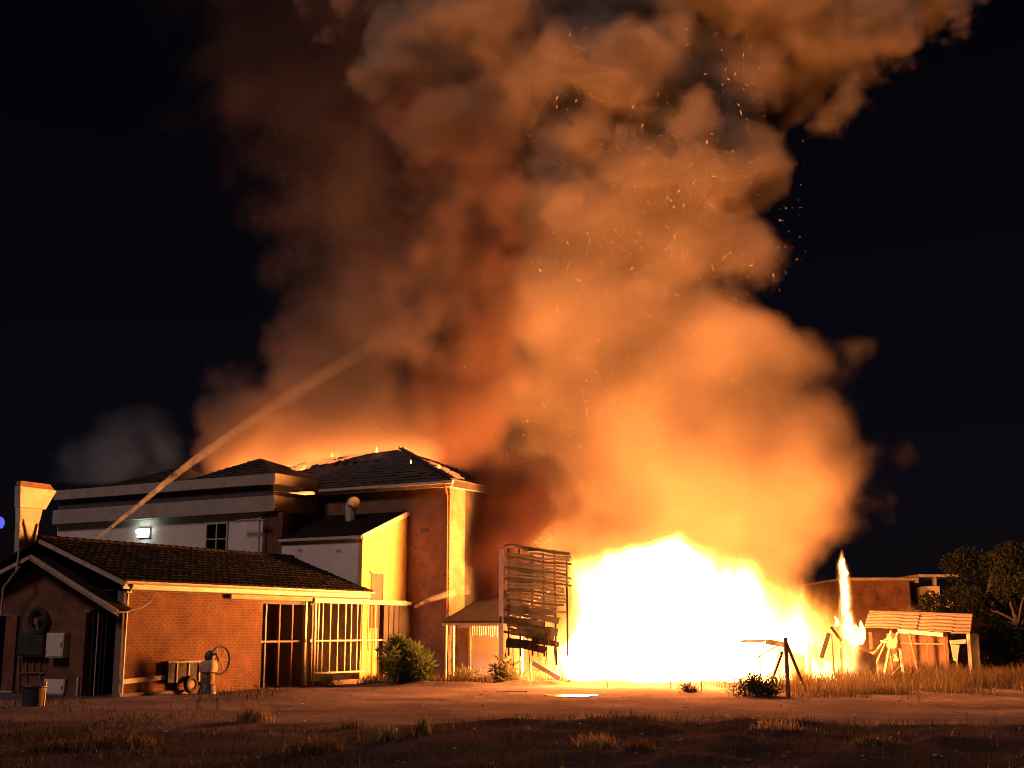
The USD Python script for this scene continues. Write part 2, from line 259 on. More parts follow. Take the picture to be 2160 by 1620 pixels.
# flames round the core: a glowing gas that thins out in tongues
ENV = [(1450, 1105, 1765), (1400, 1095, 1795), (1340, 1110, 1800), (1290, 1135, 1750), (1245, 1155, 1685), (1210, 1170, 1620), (1185, 1190, 1580), (1160, 1245, 1545), (1135, 1330, 1510), (1110, 1405, 1475), (1080, 1436, 1444)]
def depth(py, Y0, lean):
    y = Y0
    for _ in range(8): y = Y0 + lean * at(1080, py, y)[2]
    return y
def ramp_rows(rows, Y0, z0, z1, third, lean=0.0):
    """rows (pixel row, left, right[, third]) at depth Y0 -> ramp over height of (centre, half width, third), scaled to 0..1"""
    st = []
    for k, r in enumerate(rows):
        y = depth(r[0], Y0, lean); l, q = at(r[1], r[0], y), at(r[2], r[0], y); st.append(((l[2] - z0) / (z1 - z0), (((l[0] + q[0]) / 2 + 40) / 80, (q[0] - l[0]) / 2 / 20, third[k] if third else 0)))
    st = sorted(st); return [s for s in st]
FZ = (-0.5, 11.0)
def flame_volume(name, rows, Y0, yd, st, top, fine=1.0, z0=-0.5, z1=11.0):
    return mat(name, {'g': ('geometry', {}), 's': ('separate_xyz', {}), 'hz': ('map_range', {'from_min': z0, 'from_max': z1, 'clamp': True}), 'rp': ('rgb_ramp', {'ramp': ramp_rows(rows, Y0, z0, z1, top)}), 'c': ('separate_color', {}),
    'cx': ('math', {'math_type': 'multiply_add', 'value2': -80.0, 'value3': 40.0}), 'dx': ('math', {'math_type': 'add'}), 'hw': ('math', {'math_type': 'multiply', 'value2': 20.0}), 'nx': ('math', {'math_type': 'divide'}),
    'dy': ('math', {'math_type': 'subtract', 'value2': Y0}), 'ny': ('math', {'math_type': 'divide', 'value2': yd}), 'xx': ('math', {'math_type': 'multiply'}), 'yy': ('math', {'math_type': 'multiply'}), 'rr': ('math', {'math_type': 'add'}), 'r': ('math', {'math_type': 'sqrt'}),
    'mp': ('mapping', {'scale': (0.85 * fine, 0.85 * fine, 0.30 * fine)}), 'n': ('noise_texture', {'scale': 1.0, 'detail': 4.0, 'roughness': 0.65, 'distortion': 0.8}), 'nn': ('math', {'math_type': 'multiply_add', 'value2': 1.5, 'value3': 0.2}), 'e': ('math', {'math_type': 'subtract'}), 'vt': ('math', {'math_type': 'multiply_add', 'value2': 1.8}),
    'd': ('map_range', {'range_type': 'smoothstep', 'from_min': -0.45, 'from_max': 1.15, 'clamp': True}), 'st': ('math', {'math_type': 'multiply', 'value2': st}), 'col': ('rgb_ramp', {'ramp': [(0, (1.0, 0.20, 0.02)), (0.35, (1.0, 0.36, 0.06)), (1, (1.0, 0.55, 0.20))]}),
    'v': ('principled_volume', {'color': (0.4, 0.3, 0.2), 'density': 0.0}), 'stc': ('math', {'math_type': 'power', 'value2': 2.7})},
    [('g.position', 's.vector'), ('s.z', 'hz.value'), ('hz.result', 'rp.fac'), ('rp.color', 'c.color'), ('c.r', 'cx.value1'), ('s.x', 'dx.value1'), ('cx.value', 'dx.value2'), ('c.g', 'hw.value1'), ('dx.value', 'nx.value1'), ('hw.value', 'nx.value2'),
     ('s.y', 'dy.value1'), ('dy.value', 'ny.value1'), ('nx.value', 'xx.value1'), ('nx.value', 'xx.value2'), ('ny.value', 'yy.value1'), ('ny.value', 'yy.value2'), ('xx.value', 'rr.value1'), ('yy.value', 'rr.value2'), ('rr.value', 'r.value1'),
     ('g.position', 'mp.vector'), ('mp.vector', 'n.vector'), ('n.fac', 'nn.value1'), ('nn.value', 'e.value1'), ('c.b', 'vt.value1'), ('r.value', 'vt.value3'), ('vt.value', 'e.value2'), ('e.value', 'd.value'), ('d.result', 'stc.value1'), ('stc.value', 'st.value1'), ('st.value', 'v.emission_strength'), ('d.result', 'col.fac'), ('col.color', 'v.emission_color')], volume='v.volume')
flm = flame_volume('flames', ENV, FY, 3.2, 42.0, [0, 0, 0, 0, 0, 0.02, 0.06, 0.16, 0.36, 0.65, 1.0])
def hull(rows, Y0, ky, grow=1.15, n=20, lean=0.0):
    rows = sorted(rows, key=lambda r: -r[0]); v = []; g = np.arange(n) * 2 * np.pi / n
    for k, r in enumerate(rows):
        y = depth(r[0], Y0, lean); l, q = at(r[1], r[0], y), at(r[2], r[0], y); c, w = (l + q) / 2, (q[0] - l[0]) / 2 * grow
        d = w * ky if ky < 3 else ky * grow
        v.append(np.stack([c[0] + w * np.cos(g), y + d * np.sin(g), np.full(n, l[2])], 1))
    m = len(v); i, j = np.meshgrid(np.arange(m - 1), np.arange(n), indexing='ij')
    q = np.stack([i * n + j, i * n + (j + 1) % n, (i + 1) * n + (j + 1) % n, (i + 1) * n + j], -1).reshape(-1, 4); N = m * n
    vv = np.vstack(v + [v[0].mean(0)[None], v[-1].mean(0)[None]])
    return vv, np.vstack([q[:, [0, 1, 2]], q[:, [0, 2, 3]], [[N, (k + 1) % n, k] for k in range(n)], [[N + 1, N - n + k, N - n + (k + 1) % n] for k in range(n)]])
part(fire, 'flames', hull([(r[0], r[1] - 60, r[2] + 60) for r in ENV] + [(990, 1400, 1500)], FY, 3.6, 1.25), flm)

# ---------------------------------------------------------------- smoke
def smoke(name, rows, Y0, ky, z1, dens, nscale, amp, col, aniso=0.0, lean=0.0, soft=0.55, grow=1.3, seed=(0, 0, 0), bias=0.0, detail=5.0, hot=None, wv=0.40):
    """a column whose centre and width follow the rows, thinned and billowed by noise; dens = density along the rows"""
    z0 = min(at(1080, r[0], depth(r[0], Y0, lean))[2] for r in rows) - 0.2
    nodes = {'g': ('geometry', {}), 's': ('separate_xyz', {}), 'hz': ('map_range', {'from_min': z0, 'from_max': z1, 'clamp': True}), 'rp': ('rgb_ramp', {'ramp': ramp_rows(rows, Y0, z0, z1, dens, lean)}), 'c': ('separate_color', {}),
        'cx': ('math', {'math_type': 'multiply_add', 'value2': -80.0, 'value3': 40.0}), 'dx': ('math', {'math_type': 'add'}), 'hw': ('math', {'math_type': 'multiply', 'value2': 20.0}), 'nx': ('math', {'math_type': 'divide'}),
        'cy': ('math', {'math_type': 'multiply_add', 'value2': lean, 'value3': Y0}), 'dy': ('math', {'math_type': 'subtract'}), 'hy': ('math', {'math_type': 'multiply', 'value2': 20.0 * ky}), 'ny': ('math', {'math_type': 'divide'}), 'xx': ('math', {'math_type': 'multiply'}), 'yy': ('math', {'math_type': 'multiply'}), 'rr': ('math', {'math_type': 'add'}), 'r': ('math', {'math_type': 'sqrt'}),
        'mp': ('mapping', {'location': seed}), 'n': ('noise_texture', {'scale': nscale, 'detail': detail, 'roughness': 0.58}), 'w': ('voronoi_texture', {'scale': nscale * 1.5, 'feature': 'f1'}),
        'nc': ('combine_color', {}), 'nv': ('vector_math', {'math_type': 'multiply_add', 'vector2': (2.6, 2.6, 2.6)}),
        'n0': ('math', {'math_type': 'multiply_add', 'value2': amp, 'value3': -0.5 * amp + bias}), 'w0': ('math', {'math_type': 'multiply_add', 'value2': -wv * amp, 'value3': 0.45 * wv * amp}), 'k': ('math', {'math_type': 'add'}),
        'i': ('math', {'math_type': 'subtract', 'value1': 1.0}), 'e': ('math', {'math_type': 'add'}), 'd': ('map_range', {'range_type': 'smoothstep', 'from_min': 0.0, 'from_max': soft, 'clamp': True}), 'D0': ('math', {'math_type': 'multiply'}), 'D': ('math', {'math_type': 'multiply'}), 'pk': ('map_range', {'from_min': -0.22 * amp, 'from_max': 0.22 * amp, 'to_min': 0.25, 'to_max': 1.8, 'clamp': True}),
        'v': ('principled_volume', {'color': col, 'anisotropy': aniso})}
    links = [('g.position', 's.vector'), ('s.z', 'hz.value'), ('hz.result', 'rp.fac'), ('rp.color', 'c.color'), ('c.r', 'cx.value1'), ('s.x', 'dx.value1'), ('cx.value', 'dx.value2'), ('c.g', 'hw.value1'), ('dx.value', 'nx.value1'), ('hw.value', 'nx.value2'),
        ('s.z', 'cy.value1'), ('cy.value', 'dy.value2'), ('s.y', 'dy.value1'), ('c.g', 'hy.value1'), ('dy.value', 'ny.value1'), ('hy.value', 'ny.value2'), ('nx.value', 'xx.value1'), ('nx.value', 'xx.value2'), ('ny.value', 'yy.value1'), ('ny.value', 'yy.value2'), ('xx.value', 'rr.value1'), ('yy.value', 'rr.value2'), ('rr.value', 'r.value1'),
        ('g.position', 'mp.vector'), ('mp.vector', 'n.vector'), ('nc.color', 'nv.vector1'), ('n.fac', 'nc.r'), ('n.fac', 'nc.g'), ('n.fac', 'nc.b'), ('mp.vector', 'nv.vector3'), ('nv.vector', 'w.vector'), ('n.fac', 'n0.value1'), ('w.distance', 'w0.value1'), ('n0.value', 'k.value1'), ('w0.value', 'k.value2'),
        ('r.value', 'i.value2'), ('i.value', 'e.value1'), ('k.value', 'e.value2'), ('e.value', 'd.value'), ('d.result', 'D0.value1'), ('c.b', 'D0.value2'), ('k.value', 'pk.value'), ('D0.value', 'D.value1'), ('pk.result', 'D.value2'), ('D.value', 'v.density')]
    if hot:                                                # added glow standing in for multiply scattered firelight, fading with height
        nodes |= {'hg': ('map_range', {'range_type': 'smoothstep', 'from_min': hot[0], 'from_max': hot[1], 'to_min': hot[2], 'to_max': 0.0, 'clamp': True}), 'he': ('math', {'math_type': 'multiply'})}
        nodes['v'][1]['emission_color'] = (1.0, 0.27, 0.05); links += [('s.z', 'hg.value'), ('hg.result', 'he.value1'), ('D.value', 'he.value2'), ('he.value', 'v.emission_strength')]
    m = mat(name + '_volume', nodes, links, volume='v.volume')
    return hull(rows, Y0, ky, grow, lean=lean), m
R = [(1290, 1260, 1640), (1200, 1190, 1720), (1120, 1150, 1780), (1050, 1090, 1790), (980, 1060, 1790), (900, 1040, 1775), (800, 1050, 1750), (720, 1075, 1700), (650, 1085, 1600), (560, 1080, 1550), (450, 1070, 1585), (360, 1040, 1620), (280, 930, 1650), (200, 870, 1745), (100, 850, 1845), (0, 860, 1890), (-150, 850, 1960), (-420, 900, 2000)]
DR = [0.045, 0.048, 0.045, 0.040, 0.034, 0.031, 0.036, 0.060, 0.13, 0.29, 0.5, 0.68, 0.8, 0.85, 0.85, 0.85, 0.85, 0.6]
h, m = smoke('fire_smoke', R, 52.3, 0.5, 48.0, DR, 0.17, 1.7, (0.93, 0.75, 0.61), 0.0, lean=0.52, seed=(3.0, 1.0, 7.0), bias=0.16, soft=0.42, grow=1.75, detail=6.0, wv=0.24, hot=(7.0, 28.0, 0.42))  # hot: height range and strength of the added stand-in glow
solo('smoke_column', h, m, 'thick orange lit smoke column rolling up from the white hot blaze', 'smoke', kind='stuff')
Lr = [(1000, 385, 960), (960, 370, 960), (880, 420, 930), (800, 500, 920), (700, 545, 960), (600, 545, 1020), (500, 530, 1060), (350, 480, 1120), (200, 400, 1100), (0, 380, 1050), (-250, 380, 1000)]
DL = [0.35, 0.60, 0.55, 0.38, 0.20, 0.10, 0.05, 0.022, 0.010, 0.006, 0.004]
h, m = smoke('roof_smoke', Lr, 56.0, 0.5, 42.0, DL, 0.22, 2.0, (0.66, 0.50, 0.44), 0.0, lean=0.22, seed=(11.0, 4.0, 2.0), bias=0.06, grow=2.1, wv=0.32)
solo('smoke_bank', h, m, 'dull brown smoke pouring off the burning roof of the two-storey building', 'smoke', kind='stuff')
Rd = [(1000, 880, 1050), (930, 845, 1075), (850, 850, 1090), (760, 865, 1095), (660, 875, 1105), (560, 870, 1120), (450, 865, 1120), (340, 850, 1110), (230, 800, 1060), (120, 760, 1000)]
h, m = smoke('red_smoke', Rd, 54.5, 0.55, 36.0, [0.0, 0.14, 0.26, 0.28, 0.26, 0.22, 0.18, 0.12, 0.06, 0.0], 0.22, 2.0, (0.50, 0.295, 0.22), 0.0, lean=0.34, seed=(8.0, 2.0, 6.0), bias=0.2, soft=0.5, grow=1.6)
solo('red_smoke', h, m, 'dark reddish smoke rising between the burning roof and the bright column', 'smoke', kind='stuff')
Dk = [(1335, 985, 1075), (1270, 965, 1085), (1190, 955, 1110), (1120, 952, 1150), (1060, 965, 1180), (1010, 985, 1190), (950, 1020, 1160)]
h, m = smoke('dark_smoke', Dk, 51.6, 0.75, 13.5, [0.2, 1.4, 2.4, 2.2, 1.3, 0.45, 0.0], 0.42, 1.5, (0.042, 0.020, 0.022), 0.0, seed=(5.0, 9.0, 3.0), bias=0.3, grow=1.6, soft=1.1)
solo('dark_smoke', h, m, 'dark purplish smoke hugging the sooty side wall of the brick block', 'smoke', kind='stuff')
Wr = [(1005, 560, 985), (975, 560, 985), (945, 580, 970), (915, 620, 930), (885, 660, 880)]
h, m = smoke('ridge_smoke', Wr, 51.8, 0.22, 13.5, [0.0, 0.16, 0.26, 0.24, 0.0], 0.55, 2.2, (0.78, 0.56, 0.46), 0.0, lean=0.10, seed=(2.0, 5.0, 9.0), bias=-0.1, soft=0.7, grow=1.5)
solo('ridge_smoke', h, m, 'thin wisps of smoke curling over the burning roof ridge', 'smoke', kind='stuff')
# fire inside the burning roofs, behind the ridges
rf = thing('roof_fire', 'flames inside the burnt out roof behind the ridge of the two-storey building', 'fire', G(20, 6, 7.5))
for a, b, z, s_ in ((20.3, 3.5, 7.7, 0.7), (19.5, 8.5, 7.6, 0.9), (19.0, 11.0, 7.6, 0.9), (21.0, 6.0, 7.8, 0.8)):
    c = G(a, b, z); part(rf, 'flame', blob([[*c, s_], [*(c + 0.5 * V + 0.1 * K), s_ * 0.7], [*(c - 0.6 * V), s_ * 0.6]], 0.16, 0.25, 0.4, (0.9, 0.9, 0.5), 3), ROOFFIRE, smooth=True)
# ---------------------------------------------------------------- brickwork and tiles
def bricks(o, du, nrm, length, height, skip=None, w=0.23, h=0.076, j=0.011, proud=0.007, depth=0.03, rows=None):
    """list of single bricks (8 corners) in running bond; o lower corner, du along, nrm outward"""
    out = []; pitch, course = w + j, h + j; r = random.Random(int(abs(o[0] * 100)) + 5)
    for c in range(int(height / course)):
        x = -(pitch / 2) * (c % 2)
        while x < length - 0.02:
            x0, x1 = max(x, 0), min(x + w, length); x += pitch
            if x1 - x0 < 0.05: continue
            z0 = c * course; z1 = z0 + h
            if skip and skip(x0, x1, z0, z1): continue
            e = proud + r.uniform(-0.003, 0.003); A, B = o + du * x0, o + du * x1
            lo = [A + nrm * e, B + nrm * e, B - nrm * depth, A - nrm * depth]
            out.append(np.array([p + K * z0 for p in lo] + [p + K * z1 for p in lo]))
    return out
def lay(parent, pieces, m, single=300, name='brick', rest='brick_facing', key=None):
    """the nearest pieces as parts, the rest joined"""
    pieces = sorted(pieces, key=key or (lambda p: np.linalg.norm(p.mean(0) - O)))
    for p in pieces[:single]: part(parent, name, (p, BOXF), m)
    if len(pieces) > single:
        q = MB()
        for p in pieces[single:]: q.add(p, BOXF)
        part(parent, rest, q, m, kind='stuff')
def tile_shape(p00, p10, p01, p11, n, lift=0.0):
    """one curved roof tile between four corners (lower edge p00-p10), with a thick lower lip"""
    t = np.linspace(0, 1, 5); wv = 0.022 * np.sin(t * 2 * np.pi) + 0.03
    low = [p00 + (p10 - p00) * x + n * (w + 0.022 + lift) for x, w in zip(t, wv)]; up = [p01 + (p11 - p01) * x + n * (w - 0.004) for x, w in zip(t, wv)]
    lip = [p00 + (p10 - p00) * x + n * (w - 0.012) for x, w in zip(t, wv)]
    v = np.array(low + up + lip); f = [[i, i + 1, 6 + i, 5 + i] for i in range(4)] + [[10 + i, 11 + i, i + 1, i] for i in range(4)]
    return v, np.array(f)

# ---------------------------------------------------------------- the low brick outbuilding, near left
EZ, RZ, RB = 3.33, 4.68, 3.5           # eave and ridge heights, ridge set-back
A1 = 11.9
ob = thing('brick_outbuilding', 'long low brick outbuilding with dark tiled roof and pale gutter, nearest building on the left', 'building', G(5, 3, 0))
wallend = 8.35
part(ob, 'wall', gbox(0.0, 6.15, 0.03, 0.28, -0.3, 3.06), MORTAR)
lay(ob, bricks(G(0.02, 0.03), U, -V, 6.1, 3.06), BRICK, 260)
part(ob, 'recess_wall', gbox(6.15, 8.6, 1.5, 1.7, -0.3, 3.05), MORTAR)
lay(ob, bricks(G(6.2, 1.5), U, -V, 2.35, 3.0), BRICK, 0, rest='brick_lining')
part(ob, 'return_wall', gbox(6.15, 6.36, 0.29, 1.5, -0.3, 3.05), MORTAR)
part(ob, 'end_wall', gbox(8.6, 8.85, 0.35, 6.6, -0.3, 3.05), MORTAR)
part(ob, 'back_wall', gbox(0.0, 8.85, 6.7, 6.95, -0.3, 3.05), MORTAR)
part(ob, 'soffit', gbox(0.1, A1 - 0.1, -0.2, 7.1, 3.06, 3.09), DARKP)
pl = MB(); gbox(8.75, 8.9, 0.0, 0.15, -0.2, 3.06, pl); part(ob, 'post', pl, TIMBER)
for px_ in (559, 588, 615):
    a = pb(px_, 1340, 0.15)[0]; part(ob, 'recess_post', gbox(a - 0.03, a + 0.03, 0.12, 0.18, 0.0, 3.05), DARKM if px_ == 559 else RUST)
a = pb(643, 1340, 0.05)[0]; part(ob, 'gate_post', gbox(a - 0.045, a + 0.045, 0.0, 0.09, -0.05, 2.95), STEELP)
part(ob, 'recess_rail', gbox(6.2, 8.5, 0.13, 0.17, 1.5, 1.56), DARKM)
part(ob, 'lintel_beam', gbox(6.0, 8.9, 0.02, 0.2, 2.78, 3.05), DARKP)
bd = bar(G(0.0, -0.03, 0.42), G(2.75, -0.05, 0.55), 0.05, 0.13); part(ob, 'skirting_board', bd, FASCIA)
part(ob, 'step', gbox(-0.05, 2.9, -0.1, 0.02, -0.2, 0.10), MORTAR)
# gutter and fascia along the front eave
gt = MB(); n = 7; ang = np.linspace(math.pi, 2 * math.pi, n)
gp = [(-0.34 + 0.075 * math.cos(t), EZ - 0.02 + 0.085 * math.sin(t)) for t in ang]; inn = [(-0.34 + 0.062 * math.cos(t), EZ - 0.02 + 0.072 * math.sin(t)) for t in ang[::-1]]
prof = gp + inn; L0 = [G(-0.3, b, z) for b, z in prof]; L1 = [G(A1, b, z) for b, z in prof]; k = len(prof)
gt.add(np.array(L0 + L1), [[i, (i + 1) % k, k + (i + 1) % k, k + i] for i in range(k)]); part(ob, 'gutter', gt, FASCIA, smooth=40)
part(ob, 'fascia', gbox(-0.28, A1 - 0.02, -0.24, -0.21, EZ - 0.24, EZ - 0.02), FASCIA)
part(ob, 'eave_beam', gbox(4.4, A1 - 0.15, -0.16, -0.05, EZ - 0.42, EZ - 0.28), TIMBER)
# roof: deck and tiles on the front slope, plain back slope
dn = np.cross(U, G(0, RB, RZ) - G(0, -0.28, EZ)); dn /= np.linalg.norm(dn); dn = dn if dn[2] > 0 else -dn
part(ob, 'roof', slab([G(-0.3, -0.30, EZ), G(A1, -0.30, EZ), G(A1, RB, RZ), G(-0.3, RB, RZ)], 0.06), DARKP)
part(ob, 'back_slope', slab([G(-0.3, RB + 0.003, RZ), G(A1, RB + 0.003, RZ), G(A1, 7.3, EZ), G(-0.3, 7.3, EZ)], 0.06), TILE)
NR, NC = 13, 41; tl = []
def S(a, t): return G(a, -0.30 + t * (RB + 0.30), EZ + t * (RZ - EZ))
for r in range(NR):
    for c in range(NC):
        t0, t1 = r / NR, min(1.0, (r + 1.12) / NR); a0, a1 = -0.3 + c * (A1 + 0.3) / NC, -0.3 + (c + 1.03) * (A1 + 0.3) / NC
        q = random.uniform(-0.006, 0.012)
        tl.append(tile_shape(S(a0, t0), S(a1, t0), S(a0, t1), S(a1, t1), dn, q))
tl.sort(key=lambda x: np.linalg.norm(x[0].mean(0) - O))
for v, f in tl[:250]: part(ob, 'roof_tile', MB().add(v, f), TILE)
q = MB()
for v, f in tl[250:]: q.add(v, f)
part(ob, 'roof_tiles', q, TILE, kind='stuff')
for c in range(36):                                        # ridge tiles
    a0 = -0.32 + c * (A1 + 0.35) / 36; a1 = a0 + (A1 + 0.35) / 36 + 0.03
    g = np.linspace(0.12, math.pi - 0.12, 6); r0, r1 = 0.135, 0.115
    v = np.array([G(a0, RB + r0 * math.cos(t), RZ + 0.0 + r0 * math.sin(t)) for t in g] + [G(a1, RB + r1 * math.cos(t), RZ - 0.01 + r1 * math.sin(t)) for t in g] + [G(a0, RB + (r0 - .03) * math.cos(t), RZ + (r0 - .03) * math.sin(t)) for t in g])
    part(ob, 'ridge_tile', MB().add(v, [[i, i + 1, 7 + i, 6 + i] for i in range(5)] + [[12 + i, 13 + i, i + 1, i] for i in range(5)]), TILE)
# right gable end verge, left verge (pale barge board)
for a in (A1 + 0.01,): part(ob, 'barge_board', slab([G(a, -0.36, EZ - 0.02), G(a + 0.03, -0.36, EZ - 0.02), G(a + 0.03, RB, RZ + 0.03), G(a, RB, RZ + 0.03)], 0.14), FASCIA)
part(ob, 'barge_board', slab([G(-0.36, -0.40, EZ - 0.06), G(-0.31, -0.40, EZ - 0.06), G(-0.31, RB - 0.05, RZ - 0.02), G(-0.36, RB - 0.05, RZ - 0.02)], 0.12), TIMBER, label='scuffed pale barge board along the near roof edge')
# near gable end (faces the yard's left side) with openings, pier and its own low gable roof
def gable_skip(x0, x1, z0, z1):
    bL = 6.2 - x0; bR = 6.2 - x1; top = 4.0 - abs((bL + bR) / 2 - 3.49) * 0.46
    return z1 > top or (bR < 1.42 and bL > 0.0 and z0 < 2.5) or (bL > 5.05 and z0 < 2.35)
gw = MB(); prof = [(5.05, -0.3), (1.42, -0.3), (1.42, 2.5), (0.2, 2.5), (0.2, 2.62), (3.49, 3.98), (6.2, 2.75), (6.2, 2.35), (5.05, 2.35)]
from shapely.geometry import Polygon
ex = trimesh.creation.extrude_polygon(Polygon(prof), 0.2, engine='earcut')
ex.vertices = np.array([G(0.002 + w, b, z) for b, z, w in ex.vertices]); part(ob, 'gable_wall', ex, MORTAR)
lay(ob, bricks(G(0.002, 6.2), -V, -U, 6.0, 4.0, skip=gable_skip), BRICK, 0, rest='brick_gable')
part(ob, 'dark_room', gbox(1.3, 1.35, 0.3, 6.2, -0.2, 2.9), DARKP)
part(ob, 'pier', gbox(-0.14, 0.0, 1.40, 2.0, -0.3, 2.42), BRICK)
part(ob, 'pier', gbox(-0.10, 0.0, 4.50, 5.02, -0.3, 2.35), BRICK)
def V2(b, z, a=-0.55): return G(a, b, z)
apx = (3.49, 4.16); er = (-0.40, 2.46); el = (7.2, 2.95)
part(ob, 'low_roof', slab([V2(*er), V2(er[0], er[1], 0.05), V2(*apx, 0.05), V2(*apx)], 0.05), TILE)
part(ob, 'low_roof', slab([V2(*apx), V2(*apx, 0.05), V2(el[0], el[1], 0.05), V2(*el)], 0.05), TILE)
part(ob, 'barge_board', slab([V2(er[0], er[1] + .012, -0.60), V2(er[0], er[1] + .012, -0.552), V2(apx[0], apx[1] + .012, -0.552), V2(apx[0], apx[1] + .012, -0.60)], 0.11), TIMBER)
part(ob, 'barge_board', slab([V2(apx[0], apx[1] + .012, -0.60), V2(apx[0], apx[1] + .012, -0.552), V2(el[0], el[1] + .012, -0.552), V2(el[0], el[1] + .012, -0.60)], 0.11), TIMBER)
part(ob, 'barge_board', slab([V2(er[0], er[1] - .14, -0.58), V2(er[0], er[1] - .14, -0.545), V2(apx[0], apx[1] - .14, -0.545), V2(apx[0], apx[1] - .14, -0.58)], 0.03), TIMBER)
part(ob, 'gutter_end', tube([G(-0.62, -0.38, 2.40), G(-0.3, -0.47, 2.42), G(0.15, -0.55, 2.55), G(0.5, -0.6, 2.75)], 0.03), TIMBER)
part(ob, 'downpipe', tube([G(0.02, -0.30, 3.25), G(0.03, -0.26, 3.15), G(0.05, -0.07, 2.95), G(0.05, -0.06, 2.0), G(0.05, -0.06, 0.05)], 0.045, 8), FASCIA)
part(ob, 'rain_head', gbox(-0.05, 0.12, -0.16, 0.0, 2.98, 3.18), FASCIA)
a0 = 0.3
for b in (1.20, 1.02, 0.84, 0.66): part(ob, 'opening_bar', gbox(-0.02, 0.01, b - 0.015, b + 0.015, 0.0, 2.45), DARKM if b != 1.02 else GALV)
part(ob, 'jamb_post', gbox(-0.35, -0.27, 1.32, 1.40, -0.05, 0.55), FASCIA)
part(ob, 'sill_strip', gbox(-0.2, -0.02, 2.1, 3.4, 0.02, 0.07), FASCIA); part(ob, 'sill_strip', gbox(-0.2, -0.02, 4.4, 5.3, 0.02, 0.07), FASCIA)
# chimney: sheet metal flue with flared hopper
ca = 0.75
def cpt(px, py, a=ca): t = pa(px, py, a); return t[1], t[2]
cb = pa(80, 1165, 1.2)[1]                                   # the flue's wide face looks along -V, towards the yard and the fire
def flue(pl, pr, ql, qr, d0=0.0, d1=0.22):
    (a0, z0), (a1, _), (a2, z2), (a3, _) = (pb(*p, cb)[[0, 2]] for p in (pl, pr, ql, qr))
    return hexa([G(a0, cb + d0, z0), G(a1, cb + d0, z0), G(a1, cb + d1, z0), G(a0, cb + d1, z0), G(a2, cb + d0, z2), G(a3, cb + d0, z2), G(a3, cb + d1, z2), G(a2, cb + d1, z2)])
ch = part(ob, 'chimney', flue((38, 1195), (74, 1195), (42, 1100), (82, 1100)), GALV, label='patched sheet metal chimney with flared hopper')
part(ch, 'collar', flue((42, 1100), (82, 1100), (42, 1070), (89, 1070), d0=-0.03), BOXP)
part(ch, 'hopper', flue((42, 1069), (96, 1069), (43, 1026), (119, 1031), d0=-0.02, d1=0.27), GALV)
part(ch, 'cap', flue((43, 1026), (117, 1030), (46, 1014), (107, 1018), d0=0.03, d1=0.24), RUST)
for p_, q_ in (((48, 1095), (62, 1165)), ((78, 1105), (64, 1165))):
    A, B = pb(*p_, cb), pb(*q_, cb); part(ch, 'stay', bar(G(A[0], cb - 0.03, A[2]), G(B[0], cb - 0.03, B[2]), 0.04), RUST)
A, B = cpt(43, 1160, -0.62), cpt(37, 1202, -0.62); part(ch, 'vent_pipe', bar(G(-0.66, *A), G(-0.66, *B), 0.07, round_=True), FASCIA)
A, B, D = cpt(42, 1196, -0.66), cpt(8, 1240, -0.66), cpt(3, 1300, -0.66); part(ob, 'drain_pipe', tube([G(-0.68, *A), G(-0.68, *B), G(-0.68, *D)], 0.035), TIMBER)
# fittings on the near gable: boxes and reel hang on the wall
def onwall(name, x0, y0, x1, y1, d, m, label, cat, a=0.0, extra=None):
    (b0, z1), (b1, z0) = cpt(x0, y0, a - d), cpt(x1, y1, a - d); t = thing(name, label, cat, G(a, (b0 + b1) / 2, z0))
    part(t, 'body', gbox(a - d, a - 0.01, b1, b0, z0, z1), m); part(t, 'lid', gbox(a - d - 0.02, a - d - 0.002, b1 + 0.03, b0 - 0.03, z0 + 0.04, z1 - 0.04), m)
    part(t, 'hinge', gbox(a - d - 0.03, a - d - 0.021, b0 - 0.06, b0 - 0.04, z0 + 0.1, z0 + 0.2), DARKM); part(t, 'latch', gbox(a - d - 0.035, a - d - 0.021, b1 + 0.05, b1 + 0.09, (z0 + z1) / 2 - 0.06, (z0 + z1) / 2 + 0.06), DARKM)
    return t
onwall('meter_box', 38, 1338, 90, 1385, 0.22, PLASTIC, 'black meter box hanging on the gable wall of the low outbuilding', 'meter box')
onwall('switch_box', 99, 1335, 132, 1387, 0.30, BOXP, 'pale switch box hanging on the gable wall beside the black meter box', 'switch box')
onwall('low_panel', 93, 1432, 134, 1469, 0.12, BOXP, 'pale square panel leaning low against the gable wall below the switch box', 'panel')
(bc, zc) = cpt(75, 1310, -0.2)
reel = thing('hose_reel', 'round hose reel with coiled hose high on the gable wall', 'hose reel', G(-0.2, bc, zc))
def torus(c, R_, r_, nrm, n=20, k=6):
    nrm = nrm / np.linalg.norm(nrm); s = np.cross(nrm, K if abs(nrm[2]) < 0.9 else np.array([1.0, 0, 0])); s /= np.linalg.norm(s); t = np.cross(nrm, s); v, f = [], []
    for i in range(n):
        d = math.cos(2 * math.pi * i / n) * s + math.sin(2 * math.pi * i / n) * t
        for j in range(k): v.append(c + d * (R_ + r_ * math.cos(2 * math.pi * j / k)) + nrm * r_ * math.sin(2 * math.pi * j / k))
    for i in range(n):
        for j in range(k): f.append([i * k + j, i * k + (j + 1) % k, ((i + 1) % n) * k + (j + 1) % k, ((i + 1) % n) * k + j])
    return MB().add(v, f)
for k_, (R_, a_) in enumerate(((0.42, -0.12), (0.36, -0.15), (0.30, -0.12))): part(reel, 'hose_coil', torus(G(a_, bc, zc), R_, 0.035, U), RUBBER, smooth=True)
